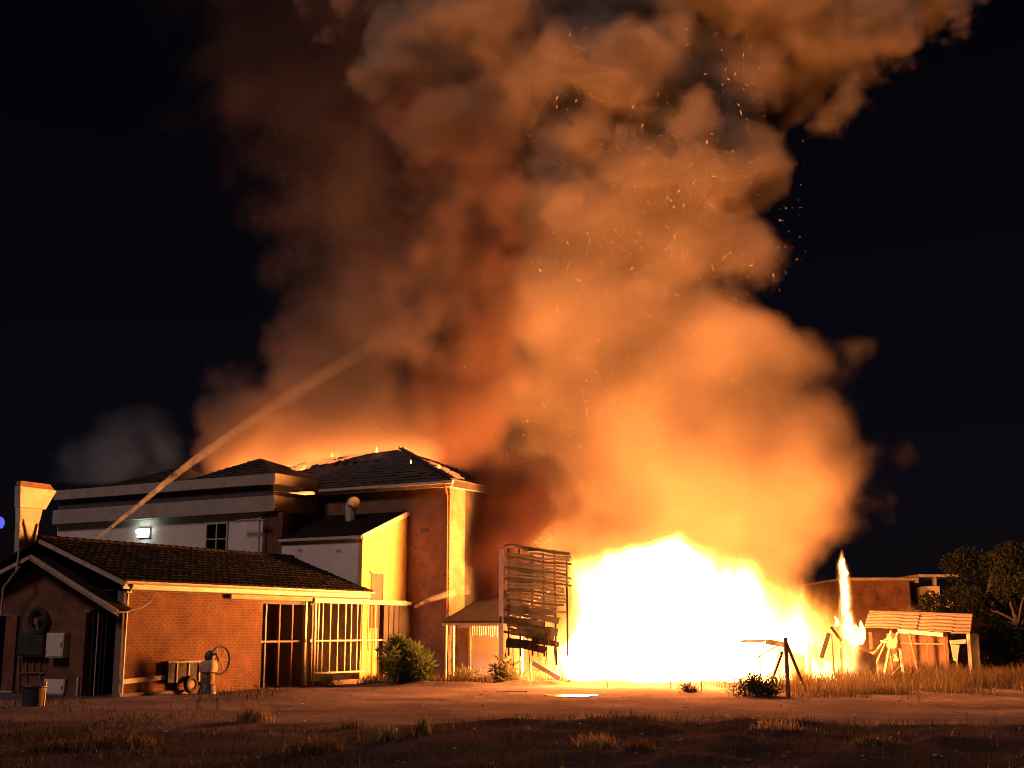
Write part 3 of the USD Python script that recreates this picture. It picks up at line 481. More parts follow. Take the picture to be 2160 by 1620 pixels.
part(reel, 'hub', bar(G(-0.2, bc, zc), G(0.0, bc, zc), 0.22, round_=True), RUST); part(reel, 'bracket', gbox(-0.1, -0.01, bc - 0.5, bc + 0.05, zc - 0.03, zc + 0.03), DARKM)
cd = thing('conduit_pipes', 'thin rusty conduit pipes running down the gable wall under the meter box', 'pipes', G(0, bc, 0.8))
for x0, y0, x1, y1 in ((55, 1386, 55, 1440), (70, 1386, 70, 1420), (38, 1420, 92, 1420), (84, 1390, 84, 1432), (40, 1388, 40, 1460)):
    A, B = cpt(x0, y0, -0.06), cpt(x1, y1, -0.06); part(cd, 'pipe', bar(G(-0.05, *A), G(-0.05, *B), 0.045, round_=True), RUST)
P = gr(70, 1490); ty = thing('dark_bin', 'squat black bin on the ground in front of the gable wall', 'bin', P)
m_ = trimesh.creation.cylinder(0.30, 0.50, sections=20); m_.vertices[:, :2] *= (1 - 0.12 * (m_.vertices[:, 2:] < 0)); m_.apply_translation(P + K * 0.24); part(ty, 'body', m_, RUBBER, smooth=40)
part(ty, 'rim', torus(P + K * 0.49, 0.30, 0.03, K), PLASTIC, smooth=True)
P = gr(91, 1490); part_ = solo('wooden_stake', bar(P - K * 0.1, P + K * 0.62 + np.array([.02, 0, 0]), 0.06), TIMBER, 'short pale wooden stake standing in the ground beside the black bin', 'stake')
# ---------------------------------------------------------------- two-storey building
mb_ = thing('two_storey_building', 'two-storey brick and pale rendered building with banded parapet and burning hipped roof', 'building', G(16, 5, 0))
MA, MB0, MB1, ME = 14.7, -1.88, 8.6, 7.45
# brick block: front (towards the yard's left) and the side facing the fire
part(mb_, 'brick_block', gbox(MA + 0.03, 19.4, MB0 + 0.03, MB1, -0.3, ME), MORTAR)
def mskip(x0, x1, z0, z1):
    b = (MB0 + 6.4) - (x0 + x1) / 2
    return (0.2 < b and z1 < 5.6 - (b - 0.2) * 0.28) or z1 < -0.1
fr = bricks(G(MA + 0.03, MB0 + 6.4), -V, -U, 6.4, ME, skip=mskip)
lay(mb_, fr, TANBRICK, 0)
lay(mb_, bricks(G(MA + 0.03, MB0 + 0.03), U, -V, 1.15, ME), TANBRICK, 0, rest='corner_brickwork')
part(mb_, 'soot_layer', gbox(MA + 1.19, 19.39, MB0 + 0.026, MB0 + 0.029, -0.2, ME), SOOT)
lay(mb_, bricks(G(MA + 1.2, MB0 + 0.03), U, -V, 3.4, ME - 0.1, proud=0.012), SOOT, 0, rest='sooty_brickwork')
for x, y, w, h_ in ((895, 1118, 8, 4.5), (851, 1198, 8, 5), (940, 1212, 3, 4), (876, 1155, 3, 2)):
    A, B = pa(x - w, y - h_, MA), pa(x + w, y + h_, MA); part(mb_, 'air_vent', gbox(MA - 0.004, MA + 0.06, B[1], A[1], B[2], A[2]), DARKM)
part(mb_, 'fascia', gbox(MA - 0.32, MA - 0.28, MB0 - 0.30, 4.6, ME - 0.02, ME + 0.22), FASCIA); part(mb_, 'fascia', gbox(MA - 0.28, 19.6, MB0 - 0.32, MB0 - 0.28, ME - 0.02, ME + 0.22), SOOT)
part(mb_, 'soffit', gbox(MA - 0.28, 19.6, MB0 - 0.28, MB1, ME + 0.0, ME + 0.03), BAND)
part(mb_, 'gutter', gbox(MA - 0.44, MA - 0.325, MB0 - 0.40, 4.6, ME + 0.10, ME + 0.21), FASCIA)
part(mb_, 'downpipe', tube([G(MA - 0.36, MB0 + 0.02, ME + 0.1), G(MA - 0.10, MB0 + 0.06, ME - 0.3), G(MA - 0.06, MB0 + 0.06, 4), G(MA - 0.06, MB0 + 0.06, 0)], 0.05), BRICK)
# hipped roof of the brick block: charred, with glowing edges
roofs = mat('charred_roof', {'g': ('geometry', {}), 'n': ('noise_texture', {'scale': 3.0, 'detail': 5.0}), 'w': ('wave_texture', {'bands_direction': 'z', 'scale': 2.6, 'distortion': 0.6, 'profile': 'saw'}), 'r': ('rgb_ramp', {'ramp': [(0.3, (0.018, 0.014, 0.014)), (0.7, (0.055, 0.04, 0.036))]}), 'b': ('bump', {'distance': 0.06}), 'p': ('principled_bsdf', {'roughness': 0.75})},
            [('g.position', 'n.vector'), ('g.position', 'w.vector'), ('n.fac', 'r.fac'), ('r.color', 'p.base_color'), ('w.fac', 'b.height'), ('b.normal', 'p.normal')], surface='p.BSDF')
e0, RH = ME + 0.22, 9.62
def courses(parent, name, lo0, lo1, up0, up1, n, m, jag=0.0, ragged=0.0):
    """a roof slope laid in stepped courses of tiles between a lower and an upper edge"""
    q = MB(); lo0, lo1, up0, up1 = map(np.asarray, (lo0, lo1, up0, up1)); nn = np.cross(lo1 - lo0, (up0 + up1) / 2 - lo0); nn /= np.linalg.norm(nn); nn = nn if nn[2] > 0 else -nn
    for r in range(n):
        t0, t1 = r / n, min(1.0, (r + 1.15) / n); A, B, C_, D = lo0 + (up0 - lo0) * t0, lo1 + (up1 - lo1) * t0, lo1 + (up1 - lo1) * t1, lo0 + (up0 - lo0) * t1
        L_ = max(np.linalg.norm(B - A), 0.05); k = max(1, int(L_ / 0.33))
        for c in range(k):
            s0, s1 = c / k, (c + 0.97) / k; l = random.uniform(0.015, 0.05) + jag * random.random()
            if ragged and random.random() < ragged * t0 * t0: continue
            a, b, cc, d = A + (B - A) * s0, A + (B - A) * s1, D + (C_ - D) * s1, D + (C_ - D) * s0
            q.add(np.array([a + nn * l, b + nn * l, cc + nn * 0.004, d + nn * 0.004, a - nn * 0.01, b - nn * 0.01]), [[0, 1, 2, 3], [4, 5, 1, 0]])
    part(parent, name, q, m, kind='stuff')
rb0, rb1, ra = 2.55, 6.2, 17.6
hp = [G(MA - 0.36, MB0 - 0.36, e0), G(MA - 0.36, MB1, e0), G(ra, rb1, RH - 0.12), G(ra, rb0, RH)]
part(mb_, 'roof', slab([hp[0], hp[1], hp[2], hp[3]], 0.05), roofs); courses(mb_, 'roof_tiles', hp[0], hp[1], hp[3], hp[2], 13, roofs, ragged=0.12)
part(mb_, 'roof', slab([hp[0], hp[3], G(ra, rb0, RH - 0.01), G(19.7, MB0 - 0.36, e0)], 0.05), roofs); courses(mb_, 'roof_tiles', G(19.7, MB0 - 0.36, e0), hp[0], G(ra + 0.3, rb0, RH), hp[3], 13, roofs, 0.02, 0.3)
for c in range(14):                                         # hip tiles down to the yard corner
    A, B = hp[3] + (hp[0] - hp[3]) * c / 14, hp[3] + (hp[0] - hp[3]) * (c + 1.08) / 14
    part(mb_, 'hip_tile', bar(A + K * random.uniform(.02, .08), B + K * 0.03, 0.2, 0.09), roofs)
for c in range(8):                                          # burnt rafters showing along the ridge and the left hip
    b = rb0 + 0.3 + c * 0.62 + random.uniform(-.25, .25); t_ = random.uniform(.2, 1); A = G(ra - 1.2, b + random.uniform(-.25, .25), RH - 0.62); B = G(ra - 0.5 + 0.9 * t_, b + random.uniform(-.35, .35), RH - 0.35 + random.uniform(0, 0.35) * t_); part(mb_, 'rafter', bar(A, B, random.uniform(.04, .09), random.uniform(.06, .12)), CHAR)
# rendered block with two projecting bands
LA, LB0, LB1 = 11.6, 4.4, 17.2
part(mb_, 'rendered_block', gbox(LA + 0.32, 19.0, LB0 + 0.3, LB1, -0.3, 7.4), RENDER)
part(mb_, 'brick_pier', gbox(LA + 0.22, LA + 0.6, 4.12, 5.12, -0.3, 6.5), DOORG)
lay(mb_, bricks(G(LA + 0.22, 5.12), -V, -U, 1.0, 6.5), BRICK, 0, rest='pier_brickwork')
lay(mb_, bricks(G(LA + 0.32, LB0 + 0.29), U, -V, 2.6, 7.4, proud=0.004), BRICK, 0, rest='side_brickwork')
for z0, z1, n in ((7.64, 8.06, 'parapet_band'), (6.56, 7.18, 'balcony_band')):
    part(mb_, n, gbox(LA, LA + 0.22, LB0 + 0.22, LB1, z0, z1), BAND); part(mb_, n, gbox(LA, 14.35 if z1 > 8 else 14.15, LB0, LB0 + 0.218, z0, z1), BAND)
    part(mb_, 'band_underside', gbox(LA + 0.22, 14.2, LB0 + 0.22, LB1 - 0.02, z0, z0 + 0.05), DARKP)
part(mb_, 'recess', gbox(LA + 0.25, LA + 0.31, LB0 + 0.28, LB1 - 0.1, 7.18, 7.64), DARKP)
for b, (apy, apx_) in ((4.6, (967, 550)), (10.6, (985, 388))):
    ap = pa(apx_, apy, 14.8); P4 = [G(LA + 0.25, b, 7.95), G(LA + 0.25, b + 5.6, 7.95), G(18.4, b + 5.6, 7.95), G(18.4, b, 7.95)]; T = G(14.8, ap[1], ap[2])
    for i_ in range(4): part(mb_, 'hip_slope', slab([P4[i_], P4[(i_ + 1) % 4], T], 0.05), roofs)
    courses(mb_, 'hip_tiles', P4[0], P4[1], T, T, 12, roofs)
# window with four panes
wb1, wz1 = pa(437, 1104, LA + 0.32)[1:]; wb0, wz0 = pa(480, 1163, LA + 0.32)[1:]; wz0 -= 0.25
wa = LA + 0.32; fw = 0.06
part(mb_, 'window_reveal', gbox(wa - 0.012, wa - 0.004, wb0, wb1, wz0, wz1), RENDER)
wn = part(mb_, 'window', gbox(wa - 0.07, wa - 0.014, wb0, wb0 + fw, wz0, wz1), FASCIA)
for b0, b1, z0, z1 in ((wb1 - fw, wb1, wz0, wz1), (wb0 + fw, wb1 - fw, wz1 - fw, wz1), (wb0 + fw, wb1 - fw, wz0, wz0 + fw), ((wb0 + wb1) / 2 - .03, (wb0 + wb1) / 2 + .03, wz0 + fw, wz1 - fw)): part(wn, 'frame', gbox(wa - 0.07, wa - 0.014, b0, b1, z0, z1), FASCIA)
mz = (wz0 + wz1) / 2 + 0.05; mid = (wb0 + wb1) / 2
for b0, b1 in ((wb0 + fw, mid - .03), (mid + .03, wb1 - fw)):
    part(wn, 'glazing_bar', gbox(wa - 0.065, wa - 0.02, b0, b1, mz - .025, mz + .025), FASCIA)
    for z0, z1 in ((wz0 + fw, mz - .025), (mz + .025, wz1 - fw)): part(wn, 'pane', gbox(wa - 0.04, wa - 0.035, b0, b1, z0, z1), GLASS)
part(mb_, 'window_sill', gbox(wa - 0.13, wa - 0.005, wb0 - 0.08, wb1 + 0.08, wz0 - 0.08, wz0 - 0.005), BAND)
# lean-to with the brightly lit side wall
la, lb0, lb1 = 11.75, 0.12, 4.05
z_low, z_top = 5.36, 6.42
lw = MB(); v = [G(la, lb0, -0.3), G(MA, lb0, -0.3), G(MA, lb0, z_top), G(la, lb0, z_low), G(la, lb0 + 0.2, -0.3), G(MA, lb0 + 0.2, -0.3), G(MA, lb0 + 0.2, z_top), G(la, lb0 + 0.2, z_low)]
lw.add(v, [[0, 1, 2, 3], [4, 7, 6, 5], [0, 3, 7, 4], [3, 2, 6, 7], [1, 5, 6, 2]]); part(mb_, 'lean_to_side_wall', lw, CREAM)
part(mb_, 'lean_to_front_wall', gbox(la, la + 0.2, lb0 + 0.202, lb1, -0.3, z_low), RENDER)
part(mb_, 'lean_to_roof', slab([G(la - 0.12, lb0 - 0.06, z_low + 0.08), G(MA, lb0 - 0.06, z_top + 0.16), G(MA, lb1 + 0.05, z_top + 0.16), G(la - 0.12, lb1 + 0.05, z_low + 0.08)], 0.06), DARKP)
courses(mb_, 'lean_to_tiles', G(la - 0.12, lb0 - 0.05, z_low + 0.09), G(la - 0.12, lb1 + 0.05, z_low + 0.09), G(MA, lb0 - 0.05, z_top + 0.17), G(MA, lb1 + 0.05, z_top + 0.17), 9, TILE)
part(mb_, 'barge_board', slab([G(la - 0.14, lb0 - 0.10, z_low + 0.10), G(la - 0.14, lb0 - 0.063, z_low + 0.10), G(MA - 0.01, lb0 - 0.063, z_top + 0.19), G(MA - 0.01, lb0 - 0.10, z_top + 0.19)], 0.20), FASCIA)
part(mb_, 'eave_trim', gbox(la - 0.16, la - 0.125, lb0 - 0.06, lb1 + 0.05, z_low - 0.04, z_low + 0.07), FASCIA)
d0, d1 = pb(782, 1230, lb0)[0], pb(811, 1230, lb0)[0]; dz = pb(797, 1210, lb0)[2]
dr = part(mb_, 'door', gbox(d0, d1 - 0.16, lb0 - 0.03, lb0 - 0.004, dz - 2.05, dz), DOORP)
part(dr, 'frame', gbox(d1 - 0.15, d1 - 0.05, lb0 - 0.06, lb0 - 0.004, dz - 2.05, dz + 0.06), FASCIA); part(dr, 'frame', gbox(d0 - 0.08, d1 - 0.16, lb0 - 0.06, lb0 - 0.004, dz + 0.005, dz + 0.06), FASCIA); part(dr, 'handle', gbox(d0 + 0.08, d0 + 0.14, lb0 - 0.08, lb0 - 0.032, dz - 1.1, dz - 1.0), DARKM)
for x, y in ((633, 1161), (714, 1162)):
    P_ = pa(x, y, la); part(mb_, 'air_vent', gbox(la - 0.012, la + 0.01, P_[1] - .12, P_[1] + .12, P_[2] - .05, P_[2] + .05), BAND)
P_ = pb(808, 1163, lb0); part(mb_, 'air_vent', gbox(P_[0] - .12, P_[0] + .12, lb0 - 0.012, lb0 + .01, P_[2] - .05, P_[2] + .05), BAND)
# flue with a bent cowl on the lean-to roof
fbp = pa(740, 1076, 13.8); fc = G(13.8, fbp[1], 0); z0 = 5.9; zt = fbp[2]
fl = part(mb_, 'flue', bar(fc + K * z0, fc + K * zt, 0.42, round_=True), GALV)
dirn = (U * -0.55 - V * 0.83); arc = [fc + K * (zt + 0.30 * math.sin(t)) + dirn * (0.30 - 0.30 * math.cos(t)) for t in np.linspace(0, 2.0, 9)]
part(fl, 'cowl', tube(arc, 0.225, 12), BOXP, smooth=50)
# lamp on the rendered wall
lb_, lz = pa(302, 1124, LA + 0.2)[1:]
wl = thing('wall_lamp', 'lit white fluorescent lamp on the pale upper wall behind the long tiled roof', 'lamp', G(LA + 0.3, lb_, lz - 0.2))
part(wl, 'housing', gbox(LA + 0.22, LA + 0.31, lb_ - 0.34, lb_ + 0.34, lz - 0.20, lz + 0.20), BOXP)
part(wl, 'tube', bar(G(LA + 0.14, lb_ - 0.32, lz + 0.07), G(LA + 0.14, lb_ + 0.32, lz + 0.07), 0.15, round_=True), TUBELIGHT); part(wl, 'tube', bar(G(LA + 0.16, lb_ - 0.30, lz - 0.15), G(LA + 0.16, lb_ + 0.30, lz - 0.15), 0.045, round_=True), TUBELIGHT)
# service mast
sa = LA - 0.15; A, B = pa(548, 1090, sa), pa(551, 1170, sa)
sm = thing('service_mast', 'thin service mast with a bent crossarm standing before the pale upper wall', 'mast', G(sa, A[1], 3.2))
part(sm, 'pole', bar(G(sa, A[1], 3.2), G(sa, A[1], A[2]), 0.08, round_=True), GALV)
Q = [pa(x, y, sa - 0.05) for x, y in ((500, 1100), (512, 1097), (528, 1098), (540, 1095), (560, 1098))]; part(sm, 'crossarm', tube([G(sa - 0.06, q_[1], q_[2]) for q_ in Q], 0.05), TIMBER)

# ---------------------------------------------------------------- barred fence between the buildings
gt_ = thing('barred_gate', 'tall pale barred steel gate under a beam between the outbuilding and the brick block', 'gate', G(11, 0.1, 0))
GB = -0.24
ga = lambda x, y=1340: pb(x, y, GB + 0.1)
g0, g1 = ga(664)[0], ga(850)[0]; zt = 2.86
part(gt_, 'beam', gbox(g0 - 0.15, g1 + 0.1, GB, GB + 0.2, zt, zt + 0.17), FASCIA); part(gt_, 'beam_end', gbox(g1 + 0.11, g1 + 0.45, GB + 0.02, GB + 0.16, zt + 0.02, zt + 0.14), BOXP)
part(gt_, 'post', gbox(g0 - 0.05, g0 + 0.03, GB + 0.06, GB + 0.14, -0.1, zt), STEELP)
part(gt_, 'rail', gbox(g0, ga(806)[0], GB + 0.085, GB + 0.125, 1.52, 1.57), STEELP); part(gt_, 'rail', gbox(g0 - 0.02, ga(770, 1405)[0], GB + 0.085, GB + 0.125, 0.40, 0.46), STEELP)
for i_, x in enumerate((673, 682, 698, 714, 730, 742, 755, 766, 778, 793)):
    a = ga(x)[0]; part(gt_, 'bar', gbox(a - 0.022, a + 0.022, GB + 0.127, GB + 0.157, 0.42 if i_ < 8 else 1.2, zt), STEELP)
for a in np.arange(ga(800)[0], g1 + 0.05, 0.34): part(gt_, 'bar', gbox(a - 0.02, a + 0.02, GB + 0.127, GB + 0.157, 0.2, zt), DARKM)
part(gt_, 'dark_sheet', gbox(ga(812)[0], ga(874)[0], GB + 0.16, GB + 0.19, 0.0, zt + 0.12), DARKM, label='dark sheet panel at the far end')
part(gt_, 'plinth', gbox(g0, g1, GB + 0.05, GB + 0.22, -0.2, 0.16), MORTAR)
part(gt_, 'strap', bar(G(g0 - 0.2, GB, zt + 0.05), G(g0 - 0.35, GB - 0.1, zt - 0.28), 0.04), FASCIA)
part(gt_, 'lock_box', gbox(g0 - 0.32, g0 - 0.18, GB + 0.04, GB + 0.14, 1.5, 1.6), FASCIA)

# ---------------------------------------------------------------- porch house right of the brick block
ph = thing('porch_house', 'small rendered porch with door and hanging slat valance beside the brick block corner', 'porch', G(15, -3.5, 0))
pa0 = 14.2
def pv(px, py, a): t = pa(px, py, a); return t[1], t[2]
bl, zf = pv(932, 1313, pa0); br, _ = pv(1054, 1313, pa0); wa_ = 15.3
part(ph, 'fascia', gbox(pa0, pa0 + 0.05, br, bl, zf - 0.13, zf + 0.02), FASCIA)
part(ph, 'roof', slab([G(pa0 - 0.05, br - 0.1, zf + 0.04), G(18.2, br - 0.1, zf + 1.35), G(18.2, MB0 - 0.02, zf + 1.35), G(pa0 - 0.05, MB0 - 0.02, zf + 0.04)], 0.05), roofs)
part(ph, 'roof_edge', slab([G(pa0 - 0.05, MB0, zf + 0.035), G(MA - .02, MB0, zf + 0.19), G(MA - .02, bl, zf + 0.19), G(pa0 - 0.05, bl, zf + 0.035)], 0.04), roofs)
part(ph, 'wall', gbox(wa_, wa_ + 0.15, br - 0.3, MB0 - 0.01, -0.3, zf + 0.2), RENDER)
(db1, dz1), (db0, _) = pv(962, 1328, wa_), pv(990, 1328, wa_); dd = part(ph, 'door', gbox(wa_ - 0.05, wa_ - 0.01, db0, db1, 0.0, 1.98), DOORG)
part(dd, 'frame', gbox(wa_ - 0.07, wa_ - 0.012, db0 - 0.10, db0 - 0.005, 0, 2.05), FASCIA); part(dd, 'frame', gbox(wa_ - 0.07, wa_ - 0.012, db1 + 0.005, db1 + 0.10, 0, 2.05), FASCIA)
part(ph, 'corner_post', gbox(pa0 + 0.05, pa0 + 0.14, bl - 0.5, bl - 0.41, 0, zf - 0.13), STEELP)
for x in np.concatenate([np.linspace(996, 1048, 12), [942, 948, 955]]):
    b, _ = pv(x, 1325, pa0 + 0.1); part(ph, 'valance_slat', gbox(pa0 + 0.06, pa0 + 0.085, b - 0.03, b + 0.03, zf - 0.13 - 0.42 * random.uniform(.75, 1), zf - 0.13), FASCIA)
(wb1_, wzt), (wb0_, wzb) = pv(982, 1198, 19.2), pv(1021, 1248, 19.2)
up = thing('upper_window_wall', 'pale stretch of upper wall with a white pipe seen through smoke above the porch roof', 'wall', G(19.2, wb0_, wzb))
part(up, 'wall', gbox(19.2, 19.35, wb0_ - 0.9, wb1_, 0.0, wzt), RENDER); part(up, 'pipe', gbox(19.12, 19.19, wb0_ + 0.05, wb0_ + 0.13, wzb - 0.4, wzt + 0.05), FASCIA)

# ---------------------------------------------------------------- charred wall stripped to its battens
P0 = at(1060, 1165, 45.2); P0[2] = 0; SU = np.array([0.955, 0.297, 0]); SV = np.array([-0.297, 0.955, 0])
def SW(px, py): t = on(px, py, P0, SV); return t
sw = thing('charred_batten_wall', 'charred timber wall stripped to its sagging battens just left of the blaze', 'wall', P0)
def swp(s, z, d=0.0): return P0 + SU * s + K * (z - 0.09 * s) - SV * d
s_end = (SW(1197, 1160) - P0) @ SU; zT = SW(1062, 1150)[2] - 0.05
part(sw, 'corner_post', bar(swp(-0.05, 0.9), swp(-0.05, zT - 0.1), 0.16), BOXP, label='pale corner post at the left end')
for s in np.linspace(0.25, s_end, 6): part(sw, 'stud', bar(swp(s, 0.8 + random.random() * .5, -0.06), swp(s + random.uniform(-.05, .05), zT + random.uniform(-.1, .15), -0.06), 0.07, 0.1), CHAR)
nb = 25
for i_ in range(nb):
    z = zT - i_ * (zT - 1.75) / nb; e = s_end * (1 - max(0, (i_ - 14) / 8) * random.uniform(0.15, 0.55)) + random.uniform(-.25, .15); st_ = 0.02 + (random.uniform(0.3, 1.0) if i_ < 2 else random.uniform(0, .2))
    pts = [swp(st_ + (e - st_) * t, z + 0.022 * math.sin(t * 7 + i_ * .4) + random.uniform(-.012, .012), 0.03) for t in np.linspace(0, 1, 9)]
    q = MB()
    for A, B in zip(pts[:-1], pts[1:]): bar(A, B, 0.04, random.uniform(0.075, 0.105), q)
    part(sw, 'batten', q, CHARP if i_ % 3 else CHAR)
for i_ in range(16):
    s = random.uniform(0.15, s_end * 0.6); z = random.uniform(1.3, 2.7); L_ = random.uniform(0.4, 0.9)
    part(sw, 'charred_board', bar(swp(s - 0.3, z, 0.07), swp(s + L_, z + random.uniform(-.15, .1), 0.07), 0.03, random.uniform(0.16, 0.3)), CHAR)
for i_ in range(7):
    s = 0.1 + i_ * 0.3; part(sw, 'hanging_board', bar(swp(s, random.uniform(0.6, 1.1), 0.05), swp(s + random.uniform(-.1, .1), random.uniform(1.6, 2.0), 0.05), 0.03, 0.22), CHAR)
part(sw, 'top_rail', bar(swp(0.1, zT + 0.06, 0.0), swp(s_end + 0.05, zT + 0.03, 0.0), 0.08), CHARP)
part(sw, 'curled_sheet', tube([swp(0.05, zT, .05), swp(0.4, zT + .1, .1), swp(0.9, zT - .08, .14), swp(1.3, zT - .02, .1)], 0.05), CHARP)
# ---------------------------------------------------------------- right side: fences, burnt frame, shed, far building, tree
def post(name, px, py0, py1, w, m, label, group, tilt=0.0, Y=None, deep=0.15):
    p = gr(px, py0) if Y is None else np.array([at(px, py0, Y)[0], Y, 0]); p[2] = float(hgt(p[0], p[1])); z = at(px, py1, p[1])[2]
    t = thing(name, label, 'post', p, group); q = np.array([tilt, 0, 0])
    part(t, 'shaft', bar(p - K * deep, np.array([p[0], p[1], z]) + q, w, round_=True, taper=0.9), m); part(t, 'cap', bar(np.array([p[0], p[1], z - 0.02]) + q, np.array([p[0], p[1], z + 0.02]) + q, w * 1.15, round_=True), m); return p, z
post('fence_post', 940, 1443, 1320, 0.085, STEELP, 'slim pale fence post in front of the porch door', 'old fence posts along the yard')
post('fence_post', 1098, 1443, 1330, 0.095, STEELP, 'slim pale fence post in front of the charred batten wall', 'old fence posts along the yard')
post('fence_post', 1605, 1443, 1373, 0.10, CHARP, 'short dark post before the blaze, left of the braced corner post', 'old fence posts along the yard')
post('fence_post', 1712, 1443, 1342, 0.07, CHARP, 'dark post close to the right of the braced corner post', 'old fence posts along the yard', -0.05)
post('fence_post', 1761, 1444, 1340, 0.07, CHARP, 'dark post standing under the burning trunk', 'old fence posts along the yard', -0.04)
post('fence_post', 1813, 1440, 1362, 0.10, RUST, 'rusty post just right of the burning trunk', 'old fence posts along the yard')
post('fence_post', 1887, 1436, 1340, 0.09, RUST, 'rusty post before the left end of the corrugated roof shed', 'old fence posts along the yard', -0.15)
post('fence_post', 1941, 1432, 1336, 0.10, RUST, 'leaning rusty post before the middle of the corrugated roof shed', 'old fence posts along the yard', -0.32)
for px_, py_ in ((1281, 1451), (1415, 1453), (1480, 1456)):
    post('marker_stake', px_, py_, py_ - 22, 0.035, CHAR, {1281: 'thin dark stake before the left half of the blaze', 1415: 'thin dark stake before the middle of the blaze', 1480: 'thin dark stake near the small heap before the blaze'}[px_], 'thin stakes in front of the blaze')
cp = thing('corner_post', 'stout rusty corner post with two slanting braces in front of the blaze', 'post', gr(1663, 1474)); p = gr(1663, 1474); zt = at(1657, 1345, p[1])[2]
part(cp, 'shaft', bar(p - K * 0.2, np.array([at(1657, 1345, p[1])[0], p[1], zt]), 0.12, round_=True), RUST)
for x0, y0, x1, y1, dy in ((1649, 1377, 1618, 1448, 2.6), (1657, 1352, 1703, 1450, 2.6)):
    A = at(x0, y0, p[1] + 0.1); B = gr(x1, y1 + 12); part(cp, 'brace', bar(A, B - K * 0.05, 0.10, round_=True), RUST)
A, B = at(1640, 1362, 42.0), at(1577, 1402, 44.0); solo('bent_wire', tube([A, (A + B) / 2 + K * 0.03, B], 0.025), CHAR, 'thin bent wire hanging before the blaze beside the corner post', 'wire')
bf = thing('burnt_house_frame', 'charred remains of the house frame sticking out of the right end of the blaze', 'ruin', at(1650, 1430, 46.5) * [1, 1, 0])
A, B = at(1562, 1353, 45.5), at(1622, 1351, 45.5); part(bf, 'beam', bar(A, B, 0.16, 0.09), CHAR); A, B = at(1614, 1353, 45.4), at(1656, 1360, 45.4); part(bf, 'beam', bar(A, B, 0.2, 0.18), CHAR)
A, B = at(1748, 1335, 46), at(1732, 1388, 46); part(bf, 'hanging_plank', bar(A, B, 0.06, 0.16), CHARP); A, B = at(1752, 1322, 46), at(1775, 1352, 46); part(bf, 'hanging_plank', bar(A, B, 0.06, 0.1), CHAR)
A, B = at(1640, 1362, 46.4), at(1700, 1440, 46.4); part(bf, 'wall_stub', hexa([np.array([A[0], 46.4, 0]), np.array([B[0], 46.4, 0]), np.array([B[0], 46.7, 0]), np.array([A[0], 46.7, 0]), np.array([A[0], 46.4, A[2] - .1]), np.array([B[0], 46.4, A[2] - .35]), np.array([B[0], 46.7, A[2] - .35]), np.array([A[0], 46.7, A[2] - .1])]), RUST)
A, B = at(1770, 1345, 47.2), at(1850, 1430, 47.2); part(bf, 'wall_stub', hexa([np.array([A[0], 47.2, 0]), np.array([B[0], 47.2, 0]), np.array([B[0], 47.5, 0]), np.array([A[0], 47.5, 0]), np.array([A[0], 47.2, 1.5]), np.array([B[0], 47.2, 1.0]), np.array([B[0], 47.5, 1.0]), np.array([A[0], 47.5, 1.5])]), RUST)
for x0, y0, x1, y1, w in ((1868, 1350, 1818, 1412, .09), (1873, 1345, 1840, 1420, .08), (1866, 1365, 1812, 1378, .05), (1880, 1350, 1865, 1425, .09), (1895, 1345, 1905, 1420, .08), (1905, 1402, 1880, 1425, .07), (1893, 1335, 1890, 1360, .08), (1858, 1352, 1890, 1358, .07)):
    A, B = at(x0, y0, 49.5), at(x1, y1, 49.0); part(bf, 'collapsed_rafter', bar(A, B, w), TIMBER if w > .06 else CHARP)
# burning trunk
bt = thing('burning_trunk', 'tall charred trunk wrapped in white flames at the right edge of the blaze', 'burning trunk', np.array([at(1790, 1440, 47)[0], 47, 0]))
Tp = [at(x, y, 47) for x, y in ((1796, 1445), (1790, 1380), (1786, 1320), (1782, 1260), (1778, 1215), (1775, 1180))]; part(bt, 'trunk', tube(Tp, [0.2, 0.18, 0.16, 0.14, 0.11, 0.06], 8), CHAR)
fl_ = []
for k_ in range(30):
    t = k_ / 29; fl_.append(fb(1775 + 14 * t + random.uniform(-4, 4), 1176 + 165 * t, random.uniform(2.5, 5.5) * (0.7 + 0.8 * t), 46.85))
part(bt, 'flame', blob(fl_, 0.04, 0.05, 0.16, (5, 5, 3), 8, pad=0.2), HOTFLAME, smooth=True)
def tongues(px, py, r, Y, n, seed, lean=0.0):
    """a fire of n licking tongues: stacks of shrinking balls that sway"""
    q = random.Random(seed); b = []
    for k_ in range(n):
        x0 = px + (k_ - (n - 1) / 2) * r * 0.6 + q.uniform(-.2, .2) * r; hgt_ = r * q.uniform(2.2, 4.2) * (1 - 0.5 * abs(k_ - (n - 1) / 2) / max(1, n)); sw = q.uniform(-.35, .35) + lean
        for i_ in range(9):
            t = i_ / 8; b.append(fb(x0 + sw * hgt_ * t * 0.5 + 0.28 * r * math.sin(5 * t + k_ * 2), py - hgt_ * t, r * 0.52 * (1 - t)**0.8 + 0.09 * r, Y + q.uniform(-.1, .1)))
    b.append(fb(px, py, r * 0.55, Y)); s_ = r * Y / F * 0.55
    return blob(b, max(0.03, s_ * 0.16), s_ * 0.12, s_ * 0.30, (0.8 / s_, 0.8 / s_, 0.35 / s_), seed, pad=s_ * 0.5)
part(bt, 'flame', tongues(1806, 1352, 13, 46.7, 4, 5), HOTFLAME, smooth=True)
part(bt, 'flame', tongues(1765, 1318, 7, 46.9, 1, 9), HOTFLAME, smooth=True)
TR = [(1450, 1772, 1812), (1350, 1764, 1822), (1300, 1766, 1802), (1240, 1765, 1797), (1190, 1764, 1788), (1165, 1770, 1782), (1145, 1774, 1778)]
